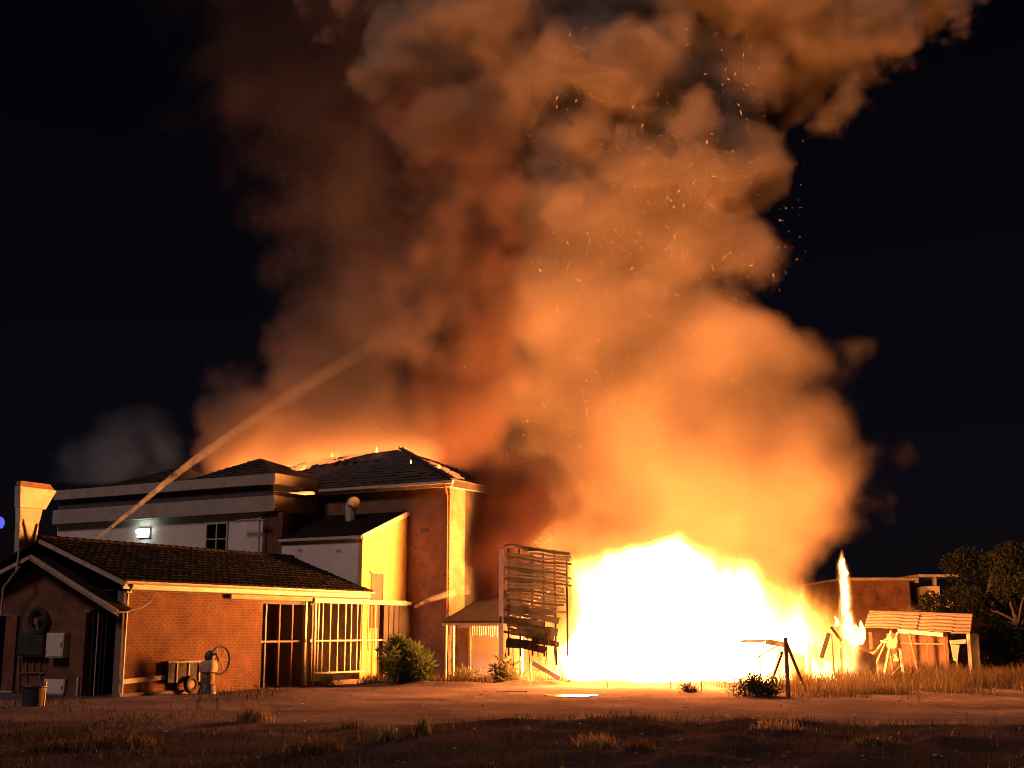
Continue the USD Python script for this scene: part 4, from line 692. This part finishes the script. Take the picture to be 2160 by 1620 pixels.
part(bt, 'flame_glow', hull([(r[0], r[1] - 14, r[2] + 14) for r in TR] + [(1110, 1760, 1790)], 46.9, 0.6, 1.2), flame_volume('trunk_flames', TR, 46.9, 0.35, 26.0, [0, 0, 0, 0, 0.05, 0.3, 0.9], 3.2, -0.5, 7.0))
WR = [(1450, 1690, 1885), (1410, 1690, 1885), (1380, 1700, 1865), (1350, 1725, 1850), (1325, 1760, 1835), (1300, 1785, 1815)]
wf = thing('wreck_fire', 'low ragged flames running through the wreckage right of the main blaze', 'fire', np.array([at(1790, 1440, 47.6)[0], 47.6, 0]))
part(wf, 'flames', hull([(r[0], r[1] - 20, r[2] + 20) for r in WR] + [(1270, 1770, 1830)], 47.6, 0.9, 1.25), flame_volume('wreck_flames', WR, 47.6, 0.7, 9.0, [0, 0, 0.1, 0.3, 0.6, 1.0], 2.2, -0.5, 5.0))
def flame_at(px, py, r, Y, label, n=3, m=None, group=None, h=None):
    solo('flame', tongues(px, py, r, Y, n, int(px)), m or SMALLFLAME, label, 'flame', group or 'small separate flames', smooth=True)
flame_at(1735, 1436, 17, 46.0, 'pointed white flame on the ground under the burning trunk', 4, HOTFLAME)
flame_at(1752, 1438, 12, 45.8, 'low flame on the ground right of the pointed white flame', 2, HOTFLAME)
flame_at(1655, 1438, 13, 46.0, 'low flame on the ground behind the braced corner post', 2, HOTFLAME)
flame_at(1880, 1362, 9, 49.3, 'thin flame licking a rafter before the corrugated roof shed', 3)
flame_at(1889, 1392, 5, 49.0, 'small flame low on the collapsed rafters before the shed', 2)
flame_at(1768, 1363, 6, 46, 'small flame beside the burning trunk', 2)
flame_at(1140, 1350, 13, 46.6, 'flame curling out at the left edge of the blaze', 3, HOTFLAME)
flame_at(849, 954, 6, 54.0, 'yellow flame standing on the burning roof ridge', 3)
flame_at(700, 962, 3.5, 54.6, 'small flame on the left end of the burning ridge', 2)
flame_at(895, 972, 3, 54.0, 'tiny flame high on the right hip of the burning roof', 1)
flame_at(795, 952, 4, 54.2, 'small white flame on the burning roof ridge left of the yellow flame', 1, HOTFLAME)
flame_at(866, 976, 3.2, 51.0, 'tiny flame on the dark roof slope below the ridge', 1, HOTFLAME)
flame_at(925, 986, 4, 50.6, 'small yellow flame on the right hip of the burning roof', 2)
flame_at(2003, 1279, 5, 80, 'small orange blaze glimpsed through the dark tree on the right', 3, None)
em = MB()
for (x0, y0), (x1, y1), n in (((600, 992), (760, 956), 46), ((880, 965), (965, 1003), 50), ((660, 975), (770, 955), 20)):
    for _ in range(n):
        t = random.random(); Yd = 53.2 - 3.9 * t if x0 > 800 else 54.3; P_ = at(x0 + (x1 - x0) * t + random.uniform(-4, 4), y0 + (y1 - y0) * t + random.uniform(-3, 7), Yd); d = at(x1, y1, Yd) - at(x0, y0, Yd); d /= np.linalg.norm(d)
        bar(P_, P_ + d * random.uniform(.06, .45), random.uniform(.02, .06), m=em)
solo('embers', em, EMBER, 'glowing embers along the burnt edges of the hipped roof', 'embers', kind='stuff')
# shed with corrugated roof
p0 = gr(2050, 1427); p0[2] = 0; NU = -V
def SH(s, d, z): return p0 - NU * s + U * d + K * z      # s to the left along the front, d to the back
sl = (p0 - on(1868, 1425, p0, U)) @ NU
sd = thing('corrugated_roof_shed', 'low open shed with sagging corrugated roof at the right end of the yard', 'shed', SH(sl / 2, 1, 0))
zE, zR = at(2050, 1336, p0[1])[2], at(2050, 1298, p0[1])[2]
def wave_sheet(A, B, C_, D, n, amp, m=None):               # A-B lower edge, D-C upper edge; waves run along A-B
    t = np.linspace(0, 1, n * 8 + 1); w = amp * np.sin(t * n * 2 * np.pi); nn = np.cross(B - A, D - A); nn /= np.linalg.norm(nn); L_ = [A + (D - A) * x + nn * y for x, y in zip(t, w)]; R_ = [B + (C_ - B) * x + nn * y for x, y in zip(t, w)]
    N = len(t); return (m or MB()).add(np.array(L_ + R_), [[i, N + i, N + i + 1, i + 1] for i in range(N - 1)])
nsh = 6
for k_ in range(nsh):
    s0, s1 = -0.1 + (sl + 0.8) * k_ / nsh, -0.1 + (sl + 0.8) * (k_ + 1) / nsh + 0.05; sag = 0.05 * math.sin(k_ * 2.1)
    part(sd, 'roof_sheet', wave_sheet(SH(s1, -0.3, zE + 0.05 * k_ + sag * 0.6), SH(s0, -0.3, zE + 0.05 * k_), SH(s0, 0.5, zR + 0.03 * k_), SH(s1, 0.5, zR + 0.03 * k_ + sag), 5, 0.035), OLDROOF)
part(sd, 'fascia', bar(SH(1.0, -0.33, zE - 0.06), SH(sl * 0.8, -0.33, zE + 0.1), 0.05, 0.16), FASCIA); part(sd, 'ridge_roll', bar(SH(-0.1, 0.55, zR + 0.02), SH(sl + 0.7, 0.55, zR + 0.2), 0.12, round_=True), OLDROOF)
part(sd, 'back_roof', slab([SH(-0.1, 0.6, zR), SH(sl + .6, 0.6, zR + .1), SH(sl + .6, 4.0, zR - .4), SH(-0.1, 4.0, zR - .4)], 0.04), RUST)
part(sd, 'back_wall', hexa([SH(sl, 0.6, -.2), SH(1.0, 0.6, -.2), SH(1.0, 0.75, -.2), SH(sl, 0.75, -.2), SH(sl, 0.6, zE), SH(1.0, 0.6, zE), SH(1.0, 0.75, zE), SH(sl, 0.75, zE)]), SHEDWALL)
part(sd, 'end_wall', hexa([SH(1.0, 2.2, -.2), SH(0, 2.2, -.2), SH(0, 2.4, -.2), SH(1.0, 2.4, -.2), SH(1.0, 2.2, zE), SH(0, 2.2, zE), SH(0, 2.4, zE), SH(1.0, 2.4, zE)]), DARKP)
for s in (0.05, 1.0, 1.75, 2.5, 3.3, 4.2): part(sd, 'post', bar(SH(s, 0.1, -.2), SH(s, 0.1, zE + 0.05), 0.11), BOXP if s < 1 else RUST)
part(sd, 'rail', bar(SH(1.0, 0.05, zE - 0.45), SH(sl, 0.05, zE - 0.42), 0.06), RUST)
hb = thing('pale_bracket', 'pale tapering board under a short crossbar leaning at the right end of the shed', 'board', SH(0.75, -0.5, 0))
A, B = at(2004, 1355, p0[1] - .3), at(2037, 1353, p0[1] - .3); part(hb, 'crossbar', bar(A, B, 0.06, 0.17), FASCIA)
a_, b_, c_, d_ = (at(x, y, p0[1] - .25) for x, y in ((2006, 1360), (2024, 1360), (2019, 1396), (2012, 1393))); q_ = np.array([0, .06, 0]); part(hb, 'board', hexa([d_, c_, c_ + q_, d_ + q_, a_, b_, b_ + q_, a_ + q_]), FASCIA)
part(hb, 'prop', bar(np.array([c_[0], c_[1] + .03, 0]), c_ + q_ / 2, 0.07), RUST)
# brick building far behind
YB = 88.0
fbld = thing('far_brick_building', 'brick building with flat canopy far behind the corrugated roof shed', 'building', at(1920, 1420, YB) * [1, 1, 0])
def FB(px, py, dy=0.0): return at(px, py, YB) + np.array([0, dy, 0])
def fbox(x0, x1, y0, y1, d0, d1, m, name):
    A, B = at(x0, y1, YB), at(x1, y0, YB); part(fbld, name, hexa([np.array([A[0], YB + d0, A[2]]), np.array([B[0], YB + d0, A[2]]), np.array([B[0], YB + d1, A[2]]), np.array([A[0], YB + d1, A[2]]), np.array([A[0], YB + d0, B[2]]), np.array([B[0], YB + d0, B[2]]), np.array([B[0], YB + d1, B[2]]), np.array([A[0], YB + d1, B[2]])]), m)
fbx = island('far_brick', [(0.15, 0.075, 0.05), (0.18, 0.092, 0.06)], 0.9)
fbox(1780, 1918, 1225, 1432, 0, 12, fbx, 'wall'); fbox(1775, 1934, 1219, 1225, -0.4, 12.4, BAND, 'parapet'); fbox(1918.5, 1978, 1228, 1432, 4, 12, fbx, 'wall'); fbox(1979, 1992, 1235, 1432, 1, 9, RENDER, 'side_wall')
fbox(1928, 2012, 1213, 1218, -1, 6, FASCIA, 'canopy'); fbox(1934, 1939, 1218.2, 1229, 0.2, 0.6, FASCIA, 'bracket'); fbox(1973, 1977, 1218.2, 1235, 0.2, 0.6, FASCIA, 'bracket'); fbox(1920, 1958, 1286, 1292, 1, 3.9, BAND, 'ledge')

# ---------------------------------------------------------------- plants
def leaves(n, centers, radii, size, aspect, seed, up=0.3, flat=0.0):
    """leaf blades (two triangles each side of a fold) scattered in clumps"""
    r = np.random.default_rng(seed); centers, radii = np.asarray(centers, float), np.asarray(radii, float); k = r.integers(0, len(centers), n)
    d = r.normal(size=(n, 3)); d /= np.linalg.norm(d, axis=1, keepdims=True); P_ = centers[k] + d * (radii[k] * r.random(n)**0.45)[:, None]
    a = d + r.normal(size=(n, 3)) * 0.7 + np.array([0, 0, up]); a /= np.linalg.norm(a, axis=1, keepdims=True); s = np.cross(a, r.normal(size=(n, 3))); s /= np.linalg.norm(s, axis=1, keepdims=True)
    L_ = size * r.uniform(0.6, 1.4, n)[:, None]; W_ = L_ * aspect; nn = np.cross(a, s)
    v = np.stack([P_, P_ + a * L_ * 0.5 + s * W_ * 0.5 + nn * W_ * .15, P_ + a * L_, P_ + a * L_ * 0.5 - s * W_ * 0.5 + nn * W_ * .15], 1).reshape(-1, 3); i = np.arange(n)[:, None] * 4
    return v, np.vstack([i + [0, 1, 2], i + [0, 2, 3]])
def blades(pos, hgts, seed, w=0.012, lean=0.35, clump=None):
    r = np.random.default_rng(seed); n = len(pos); ang = r.random(n) * 2 * np.pi; ln = r.random(n) * lean * hgts; D = np.stack([np.cos(ang), np.sin(ang), 0 * ang], 1); s = np.stack([-np.sin(ang + r.normal(size=n)), np.cos(ang), 0 * ang], 1)
    W_ = w * r.uniform(.6, 1.5, n)[:, None]; mid = pos + D * ln[:, None] * 0.35 + K * (hgts * 0.55)[:, None]; tip = pos + D * ln[:, None] + K * hgts[:, None]
    v = np.stack([pos - s * W_, pos + s * W_, mid - s * W_ * .7, mid + s * W_ * .7, tip], 1).reshape(-1, 3); i = np.arange(n)[:, None] * 5
    return v, np.vstack([i + [0, 1, 3], i + [0, 3, 2], i + [2, 3, 4]])
def bush(name, px, py, h_, w_, n, size, aspect, m, label, seed, Y=None, cat='bush', depth_=None):
    p = gr(px, py) if Y is None else np.array([at(px, py, Y)[0], Y, 0]); p[2] = float(hgt(p[0], p[1])) - 0.03; r = random.Random(seed); t = thing(name, label, cat, p); cs, rs, st = [], [], MB()
    for k_ in range(20):
        a = r.uniform(0, 6.28); q = r.uniform(0, 1.35); c = p + np.array([math.cos(a) * w_ * 0.36 * q, math.sin(a) * w_ * 0.3 * q, h_ * r.uniform(0.12, 0.85) * (1 - 0.4 * min(q, 1.1)) * r.uniform(.75, 1.12)]); cs.append(c); rs.append(w_ * r.uniform(0.09, 0.24)); tube([p, p + (c - p) * [.4, .4, .6], c], [0.03, 0.02, 0.008], 5, st)
    part(t, 'stem', st, BARK); part(t, 'foliage', leaves(n, cs, rs, size, aspect, seed), m)
bush('bush', 843, 1446, 2.0, 1.9, 2600, 0.26, 0.26, LEAF, 'tall green bush with long leaves before the barred gate', 3)
bush('bush', 1066, 1440, 1.15, 1.2, 500, 0.24, 0.32, WEEDM, 'pale broad leaved bush under the charred batten wall', 5, 46.5)
bush('weed_clump', 985, 1440, 0.75, 1.5, 600, 0.2, 0.16, WEEDM, 'low clump of pale weeds before the porch door', 8, 47.5, 'weeds')
bush('bush', 470, 1452, 1.0, 1.7, 700, 0.16, 0.3, DARKLEAF, 'dark low bush against the brick wall right of the rusty machine', 12, None)
bush('bush', 1600, 1470, 0.75, 1.9, 2600, 0.10, 0.3, DARKLEAF, 'low dark rounded bush in front of the braced corner post', 14, None)
bush('bush', 1453, 1460, 0.42, 0.7, 600, 0.08, 0.3, DARKLEAF, 'very small dark bush in front of the middle of the blaze', 15, None)
bush('bush', 690, 1448, 0.5, 0.9, 500, 0.12, 0.15, WEEDM, 'small dry bush at the foot of the barred gate', 17, None)
def tree(px, Y, h_, wid, n, label, seed, trunk_h, name='dark_tree'):
    p = np.array([at(px, 1400, Y)[0], Y, 0]); r = random.Random(seed); t = thing(name, label, 'tree', p); tr, cs, rs = MB(), [], []
    top = p + K * h_ * 0.6; tube([p - K * .2, p + K * trunk_h * .5 + np.array([.1, 0, 0]), p + K * trunk_h, top], [.26, .22, .18, .07], 8, tr)
    for k_ in range(30):
        a = r.uniform(0, 6.28); z = r.uniform(0.06, 0.93); rad = wid / 2 * math.sqrt(max(0.08, 1 - ((z - 0.5) / 0.55)**2)) * r.uniform(.45, 1.0); c = p + np.array([math.cos(a) * rad, math.sin(a) * rad, z * h_]); cs.append(c); rs.append(wid * r.uniform(.09, .17))
        if k_ < 14: b0 = p + K * (trunk_h + (top[2] - trunk_h) * r.random() * .8); tube([b0, (b0 + c) / 2 + K * .2, c], [.08, .05, .02], 5, tr)
    part(t, 'trunk', tr, BARK); part(t, 'crown', leaves(n, cs, rs, 0.20, 0.5, seed), DARKLEAF)
tree(2085, 64, 5.9, 6.0, 16000, 'large dark leafy tree behind the right end of the shed', 21, 2.0)
tree(2150, 60, 4.4, 4.5, 9000, 'lower dark tree at the right edge beyond the dry grass', 22, 1.2)

def scatter(n, x0, x1, y0, y1, seed, dens=None):
    r = np.random.default_rng(seed); P_ = np.stack([r.uniform(x0, x1, n), r.uniform(y0, y1, n), np.zeros(n)], 1)
    if dens is not None: P_ = P_[r.random(n) < dens(P_)]
    P_[:, 2] = hgt(P_[:, 0], P_[:, 1]) - 0.01; return P_
def clumpy(sc, lo, seed): return lambda P_: np.clip((meshkit.fbm(P_ * sc, 3, seed) - lo) * 6, 0, 1)
inview = lambda P_: (np.abs(P_[:, 0]) < P_[:, 1] * 0.43 + 1)
r_ = np.random.default_rng(5)
fg = scatter(70000, -12, 12, 14.5, 29.5, 41, lambda P_: (0.15 + 0.85 * clumpy(0.5, 0.50, 31)(P_)) * inview(P_) * np.clip((29.5 + 3 * np.sin(P_[:, 0] * .5) - P_[:, 1]) / 9, 0, 1)); hg = 0.03 + 0.17 * r_.random(len(fg))**2.5 * (0.5 + meshkit.fbm(fg * 0.7, 2, 77))
solo('grass', blades(fg, hg, 42, 0.007, 0.8), DULLGRASS, 'dull dry grass and weeds covering the dark foreground', 'grass', kind='stuff')
dg = scatter(90000, 6.5, 24, 33.5, 58, 43, lambda P_: clumpy(0.45, 0.40, 33)(P_) * np.clip((P_[:, 0] - 6.5 - 0.12 * (45 - P_[:, 1])) / 3, 0, 1) * np.clip((P_[:, 1] - 37.0 + 2.0 * np.sin(P_[:, 0] * .8) + 1.2 * np.sin(P_[:, 0] * 2.3 + 1)) / 4, 0, 1)); hd = 0.12 + 0.62 * r_.random(len(dg))**1.5 * (0.3 + meshkit.fbm(dg * 0.5, 2, 78))
solo('dry_grass', blades(dg, hd, 44, 0.011, 0.7), STRAW, 'tall straw coloured grass along the right side of the yard', 'grass', kind='stuff')
lg = scatter(30000, -6, 3.5, 45.0, 52, 45, lambda P_: clumpy(0.6, 0.42, 35)(P_) * (P_[:, 1] > 45.6)); hl = 0.06 + 0.35 * r_.random(len(lg))**2
solo('yard_grass', blades(lg, hl, 46, 0.012, 0.7), STRAW, 'short lit grass on the strip before the porch', 'grass', kind='stuff')
wg = scatter(5000, -18, -7, 30, 45, 47, lambda P_: clumpy(0.6, 0.5, 36)(P_) * (np.array([ab(q)[1] for q in P_]) < -0.3)); hw = 0.06 + 0.3 * r_.random(len(wg))**2
solo('wall_grass', blades(wg, hw, 48, 0.010, 0.7), DULLGRASS, 'dull weeds on the ground before the outbuilding wall', 'grass', kind='stuff')
# single tufts that stand out
def tuft(px, py, h_, w_, n, label, m, seed):
    p = gr(px, py); p[2] = float(hgt(p[0], p[1])) - .02; r = np.random.default_rng(seed); q = p + np.stack([r.normal(size=n) * w_ * .25, r.normal(size=n) * w_ * .25, np.zeros(n)], 1); d = np.linalg.norm(q - p, axis=1)
    bv, bf_ = blades(q, h_ * r.uniform(.4, 1, n) * np.clip(1.2 - d / w_, .3, 1), seed, 0.009, 0.9); nb_ = len(bv); i_ = np.arange(n) * 5     # the blades meet at one root
    solo('grass_tuft', (np.vstack([bv, p - K * 0.05]), np.vstack([bf_, np.stack([i_, i_ + 1, np.full(n, nb_)], 1)])), m, label, 'grass tuft', 'grass tufts standing out in the yard')
for a in ((532, 1524, 0.50, 0.75, 420, 'bright straw tuft standing alone left of the yard centre', PALEGRASS, 51), (742, 1536, 0.24, 0.6, 160, 'low wiry tuft beyond the tall thin weeds', STRAW, 52), (665, 1592, 0.36, 1.0, 420, 'wide rounded dull tuft below the bright straw tuft', STRAW, 53), (818, 1580, 0.36, 0.3, 110, 'left one of the two thin upright weed tufts', WEEDM, 54), (890, 1572, 0.50, 0.26, 110, 'tall thin upright weed tuft, the right one of two', WEEDM, 55),
          (1255, 1600, 0.26, 0.8, 260, 'pale spiky tuft low in the middle foreground', PALEGRASS, 56), (1345, 1618, 0.22, 0.6, 160, 'pale tuft at the bottom edge below the yard', STRAW, 57), (1110, 1528, 0.22, 0.7, 160, 'short pale tuft at the edge of the weedy bank', PALEGRASS, 58), (1255, 1540, 0.25, 0.9, 160, 'sparse pale tuft on the rim of the weedy bank', PALEGRASS, 59), (1640, 1562, 0.26, 0.9, 200, 'dry tuft at the right end of the weedy bank', PALEGRASS, 60), (250, 1570, 0.30, 1.6, 600, 'broad pale patch tuft in the left foreground', STRAW, 61), (130, 1580, 0.26, 1.2, 420, 'pale patch tuft at the far left foreground', STRAW, 62), (1850, 1608, 0.22, 0.7, 180, 'faint tuft in the right foreground', STRAW, 63)):
    tuft(*a)

# ---------------------------------------------------------------- things lying about
P_ = gr(380, 1462)
bx = thing('box_trailer', 'dark low box trailer parked against the brick wall beside the rusty machine', 'trailer', P_)
def tb(u0, u1, v0, v1, z0, z1): return hexa([P_ + U * a_ + V * b_ + K * z for z in (z0, z1) for a_, b_ in ((u0, v0), (u1, v0), (u1, v1), (u0, v1))])
part(bx, 'body', tb(-.85, .75, -.3, .45, .34, .92), RUBBER); part(bx, 'rim', tb(-.88, .78, -.33, .48, .925, .975), DARKM); part(bx, 'tailboard', tb(.76, .80, -.3, .45, .2, .8), RUST)
for u_ in (-.5, 0.0, .45): part(bx, 'rib', tb(u_ - .025, u_ + .025, -.335, -.302, .34, .92), DARKM)
part(bx, 'drawbar', bar(P_ - U * .85 + K * .38, P_ - U * 1.35 + K * .12, .07), RUST)
for v_ in (-.42, .5): w_ = part(bx, 'wheel', torus(P_ + V * v_ + K * .27, .2, .075, V), RUBBER, smooth=True); part(w_, 'hub', bar(P_ + V * (v_ - .05) + K * .27, P_ + V * (v_ + .05) + K * .27, .26, round_=True), RUST)
for u_, z_, l_ in ((-.6, .98, .7), (.1, 1.0, .55), (.4, 1.04, .3)): part(bx, 'scrap', bar(P_ + U * u_ + K * z_, P_ + U * (u_ + l_) + V * .2 + K * (z_ + .12), .1, .05), TIMBER)
P_ = gr(437, 1464)
mc = thing('rusty_machine', 'rusty upright pump with pale body and a hoop wheel beside the box trailer', 'machine', P_)
part(mc, 'base', tube([P_ + K * z for z in (0, .06, .22, .3)], [.30, .30, .24, .2], 14), DARKM, smooth=40); part(mc, 'drum', tube([P_ + K * z for z in (.28, .34, .5, .6, .64)], [.17, .21, .22, .2, .15], 14), RUST, smooth=40)
part(mc, 'body', tube([P_ + K * z for z in (.62, .66, .8, .95, 1.0)], [.2, .27, .29, .25, .18], 14), TIMBER, smooth=40); part(mc, 'head', tube([P_ + K * z - V * .04 for z in (.98, 1.1, 1.22, 1.3)], [.13, .17, .14, .05], 12), DARKM, smooth=40)
part(mc, 'hoop_wheel', torus(P_ + U * .5 + K * 1.0, 0.42, 0.035, V), RUBBER, smooth=True); part(mc, 'spout', tube([P_ + K * 1.15, P_ + K * 1.2 - V * .3, P_ + K * 1.0 - V * .42], 0.05), RUST)
for s in range(3): part(mc, 'spoke', bar(P_ + U * .5 + K * 1.0 + (math.cos(s * 1.05) * U + math.sin(s * 1.05) * K) * .4, P_ + U * .5 + K * 1.0 - (math.cos(s * 1.05) * U + math.sin(s * 1.05) * K) * .4, 0.025), RUST)
for x0, y0, x1, y1, lab, w, h_ in ((281, 1468, 297, 1453, 'short thick plank end lying before the brick wall', .2, .08), (313, 1467, 352, 1453, 'pale plank propped on rubble before the brick wall', .16, .06), (515, 1448, 590, 1462, 'thin pale branch lying in the dark weeds', .04, .04), (1048, 1462, 1110, 1466, 'thin bright stick lying on the bare yard', .06, .04)):
    A, B = gr(x0, y0), gr(x1, y1); B = A + (B - A) * min(1, 2.2 / np.linalg.norm(B - A)); solo('plank', bar(A + K * .06, B + K * (.22 if x0 == 313 else .10), w, h_), TIMBER, lab, 'plank' if x0 < 400 else 'stick')
A, B = at(1123, 1398, 45.5), at(1182, 1432, 45.2); solo('leaning_board', bar(A, B, 0.05, 0.16), FASCIA, 'pale board slanting into the left foot of the blaze', 'board')
for i_, (x0, x1) in enumerate(((1118, 1124),)): solo('white_stub', bar(gr(1121, 1443), gr(1121, 1443) + K * 0.75 - np.array([.05, 0, 0]), 0.1, round_=True), FASCIA, 'short white pipe stub right of the pale fence post', 'pipe')
pk = thing('picket_stubs', 'row of thin pickets glowing beside the left edge of the blaze', 'fence', at(1140, 1400, 46.8) * [1, 1, 0])
for k_ in range(10):
    x = 1120 + k_ * 5; T_ = at(x, 1365 + random.uniform(-6, 8), 46.8); part(pk, 'picket', bar(np.array([T_[0], 46.8, 0.15]), T_, 0.035), TIMBER)
part(pk, 'picket_rail', bar(np.array([at(1118, 1400, 46.83)[0], 46.83, 0.5]), np.array([at(1168, 1400, 46.83)[0], 46.83, 0.5]), 0.04), TIMBER)
# shallow puddle
c = gr(1200, 1468); t_ = np.linspace(0, 2 * np.pi, 28, endpoint=False); rr_ = 1 + 0.15 * np.sin(3 * t_ + 1) + .1 * np.sin(7 * t_)
zp = max(float(hgt(c[0] + dx, c[1])) for dx in (-.6, 0, .6)) + 0.012
pv_ = np.stack([c[0] + 0.72 * rr_ * np.cos(t_), c[1] + 0.75 * rr_ * np.sin(t_), np.full(28, zp)], 1); pb_ = pv_ * 1; pb_[:, 2] -= 0.06
WATER = mat('water', {'p': ('principled_bsdf', {'base_color': (0.03, 0.025, 0.02), 'roughness': 0.06, 'specular_ior_level': 0.7})}, surface='p.BSDF')
solo('puddle', MB().add(np.vstack([pv_, pb_, [[c[0], c[1], zp]]]), [[56, i, (i + 1) % 28] for i in range(28)] + [[i, 28 + i, 28 + (i + 1) % 28] for i in range(28)] + [[i, 28 + (i + 1) % 28, (i + 1) % 28] for i in range(28)]), WATER, 'narrow puddle mirroring the blaze on the bare yard', 'puddle')
lt = MB(); r2 = random.Random(9)
for _ in range(110):
    y = r2.uniform(22, 45); x = r2.uniform(-.36, .42) * y; z = float(hgt(x, y)); s = r2.uniform(.012, .042)
    if ab(np.array([x, y, 0]))[1] > -0.4 and x < -2: continue
    wbox((x, y, z + s * .3), (s * r2.uniform(1, 2.6), s, s * .6), r2.uniform(0, 3), lt)
solo('litter', lt, TIMBER, 'pale scraps of litter scattered over the bare yard', 'litter', kind='stuff')
st_ = MB()
for _ in range(380):
    y = 14.5 + 31 * r2.random()**1.3; x = r2.uniform(-.42, .42) * y; s = r2.uniform(.012, .04)
    if ab(np.array([x, y, 0]))[1] > -0.4 and x < -2: continue
    m_ = trimesh.creation.icosphere(0, s); m_.vertices *= [1.3, 1, .7]; m_.vertices += np.array([x, y, float(hgt(x, y))]) + RNG.normal(size=m_.vertices.shape) * s * .15; st_.tm(m_)
solo('pebbles', st_, MORTAR, 'small stones and clods scattered over the yard', 'stones', kind='stuff')

# ---------------------------------------------------------------- water jets
jets = []
def jet(name, pts, radii, dens, label, col=(0.95, 0.95, 0.97), group=None, zz=((0, 1), (0.6, 1), (1, 0.15))):
    P_ = np.array(pts); n = 26; t = np.linspace(0, len(P_) - 1, n); k_ = np.minimum(t.astype(int), len(P_) - 2); f = (t - k_)[:, None]
    C_ = np.vstack([2 * P_[0] - P_[1], P_, 2 * P_[-1] - P_[-2]]); p0_, p1_, p2_, p3_ = (C_[k_ + i] for i in range(4)); Q = 0.5 * (2 * p1_ + (p2_ - p0_) * f + (2 * p0_ - 5 * p1_ + 4 * p2_ - p3_) * f**2 + (3 * p1_ - p0_ - 3 * p2_ + p3_) * f**3)
    R_ = np.interp(t, range(len(radii)), radii); jets.append(name); v = mat(f'water_spray_{len(jets)}', {'g': ('geometry', {}), 'n': ('noise_texture', {'scale': 2.2, 'detail': 5.0, 'roughness': 0.6}), 'm': ('map_range', {'from_min': 0.36, 'from_max': 0.64, 'to_min': dens * 0.12, 'to_max': dens * 1.9, 'clamp': True}), 's': ('separate_xyz', {}), 'hz': ('map_range', {'from_min': float(Q[:, 2].min()), 'from_max': float(Q[:, 2].max()), 'clamp': True}), 'zz': ('rgb_ramp', {'ramp': [(t_, (f_, f_, f_)) for t_, f_ in zz]}), 'mm': ('math', {'math_type': 'multiply'}), 'v': ('principled_volume', {'color': col, 'anisotropy': 0.2})}, [('g.position', 'n.vector'), ('n.fac', 'm.value'), ('g.position', 's.vector'), ('s.z', 'hz.value'), ('hz.result', 'zz.fac'), ('m.result', 'mm.value1'), ('zz.color', 'mm.value2'), ('mm.value', 'v.density')], volume='v.volume')
    solo(name, tube(Q, R_, 12), v, label, 'water jet', group, smooth=True)
jet('water_jet', [at(196, 1142, 43), at(296, 1063, 45), at(390, 986, 46.8), at(515, 898, 49.5), at(640, 817, 52), at(770, 738, 54.5), at(882, 660, 56.5)], [0.05, 0.09, 0.14, 0.19, 0.27, 0.38, 0.5], 0.22, 'long pale water jet rising from behind the tiled roof into the smoke', zz=((0, 18), (0.28, 7), (0.45, 1.3), (0.7, 0.45), (1, 0.03)))
jet('water_jet', [at(874, 1281, 46.4), at(905, 1266, 46.9), at(945, 1253, 47.5), at(990, 1243, 48.0)], [0.05, 0.09, 0.14, 0.20], 0.55, 'short orange lit water jet aimed past the brick corner at the porch roof')
jet('water_jet', [at(1862, 1330, 56.5), at(1885, 1312, 56.6), at(1912, 1288, 56.8), at(1925, 1275, 57)], [0.05, 0.15, 0.24, 0.3], 0.25, 'faint spray over the corrugated roof shed')
# falling mist behind the upper roofs
MR = [(1020, 70, 400), (985, 85, 405), (940, 120, 400), (900, 170, 390), (865, 235, 370), (840, 280, 330)]
h, m = smoke('spray_mist', MR, 66.0, 0.5, 16.0, [0.15, 0.18, 0.14, 0.10, 0.05, 0.0], 0.35, 1.3, (0.32, 0.55, 1.0), 0.1, soft=0.9, bias=0.15, detail=3.0)
solo('spray_mist', h, m, 'faint bluish water mist falling behind the upper left roofs', 'mist', kind='stuff')
bl_ = thing('blue_beacon', 'blue emergency lamp glowing at the left edge behind the chimney', 'lamp', at(-2, 1200, 62) * [1, 1, 0]); B_ = at(-1, 1103, 62)
part(bl_, 'mast', bar(B_ * [1, 1, 0], B_ - K * .25, 0.12, round_=True), DARKM); s_ = trimesh.creation.icosphere(2, 0.24); s_.apply_scale([1, 1, 1.3]); s_.apply_translation(B_); part(bl_, 'lamp', s_, BLUELIGHT, smooth=True); part(bl_, 'lamp_base', bar(B_ - K * .36, B_ - K * .28, 0.4, round_=True), PLASTIC)
# sparks
sp = MB(); r3 = np.random.default_rng(99); oct_ = trimesh.creation.icosphere(0, 1.0); oct_v = np.array([[1, 0, 0], [-1, 0, 0], [0, 1, 0], [0, -1, 0], [0, 0, 1], [0, 0, -1.0]]); oct_f = [[0, 2, 4], [2, 1, 4], [1, 3, 4], [3, 0, 4], [2, 0, 5], [1, 2, 5], [3, 1, 5], [0, 3, 5]]
for _ in range(1900):
    if r3.random() < 0.5: x, y = r3.normal(1420, 140), r3.normal(430, 200)
    else: x, y = r3.normal(1330, 190), r3.uniform(60, 950)
    if not (980 < x < 1700 and 30 < y < 980): continue
    Yd = r3.uniform(46, 52); p = at(x, y, Yd); s = 0.008 + 0.013 * r3.random()**3; d = r3.normal(size=3) * [.6, .6, 1]; d /= np.linalg.norm(d); l_ = s * (1 + 5.0 * r3.random()**3)
    e1 = np.cross(d, [1, .3, .2]); e1 /= np.linalg.norm(e1); e2 = np.cross(d, e1); sp.add(p + oct_v[:, :1] * e1 * s + oct_v[:, 1:2] * e2 * s + oct_v[:, 2:] * d * l_, oct_f)
solo('sparks', sp, SPARK, 'bright sparks drifting up in front of the smoke', 'sparks', kind='stuff')
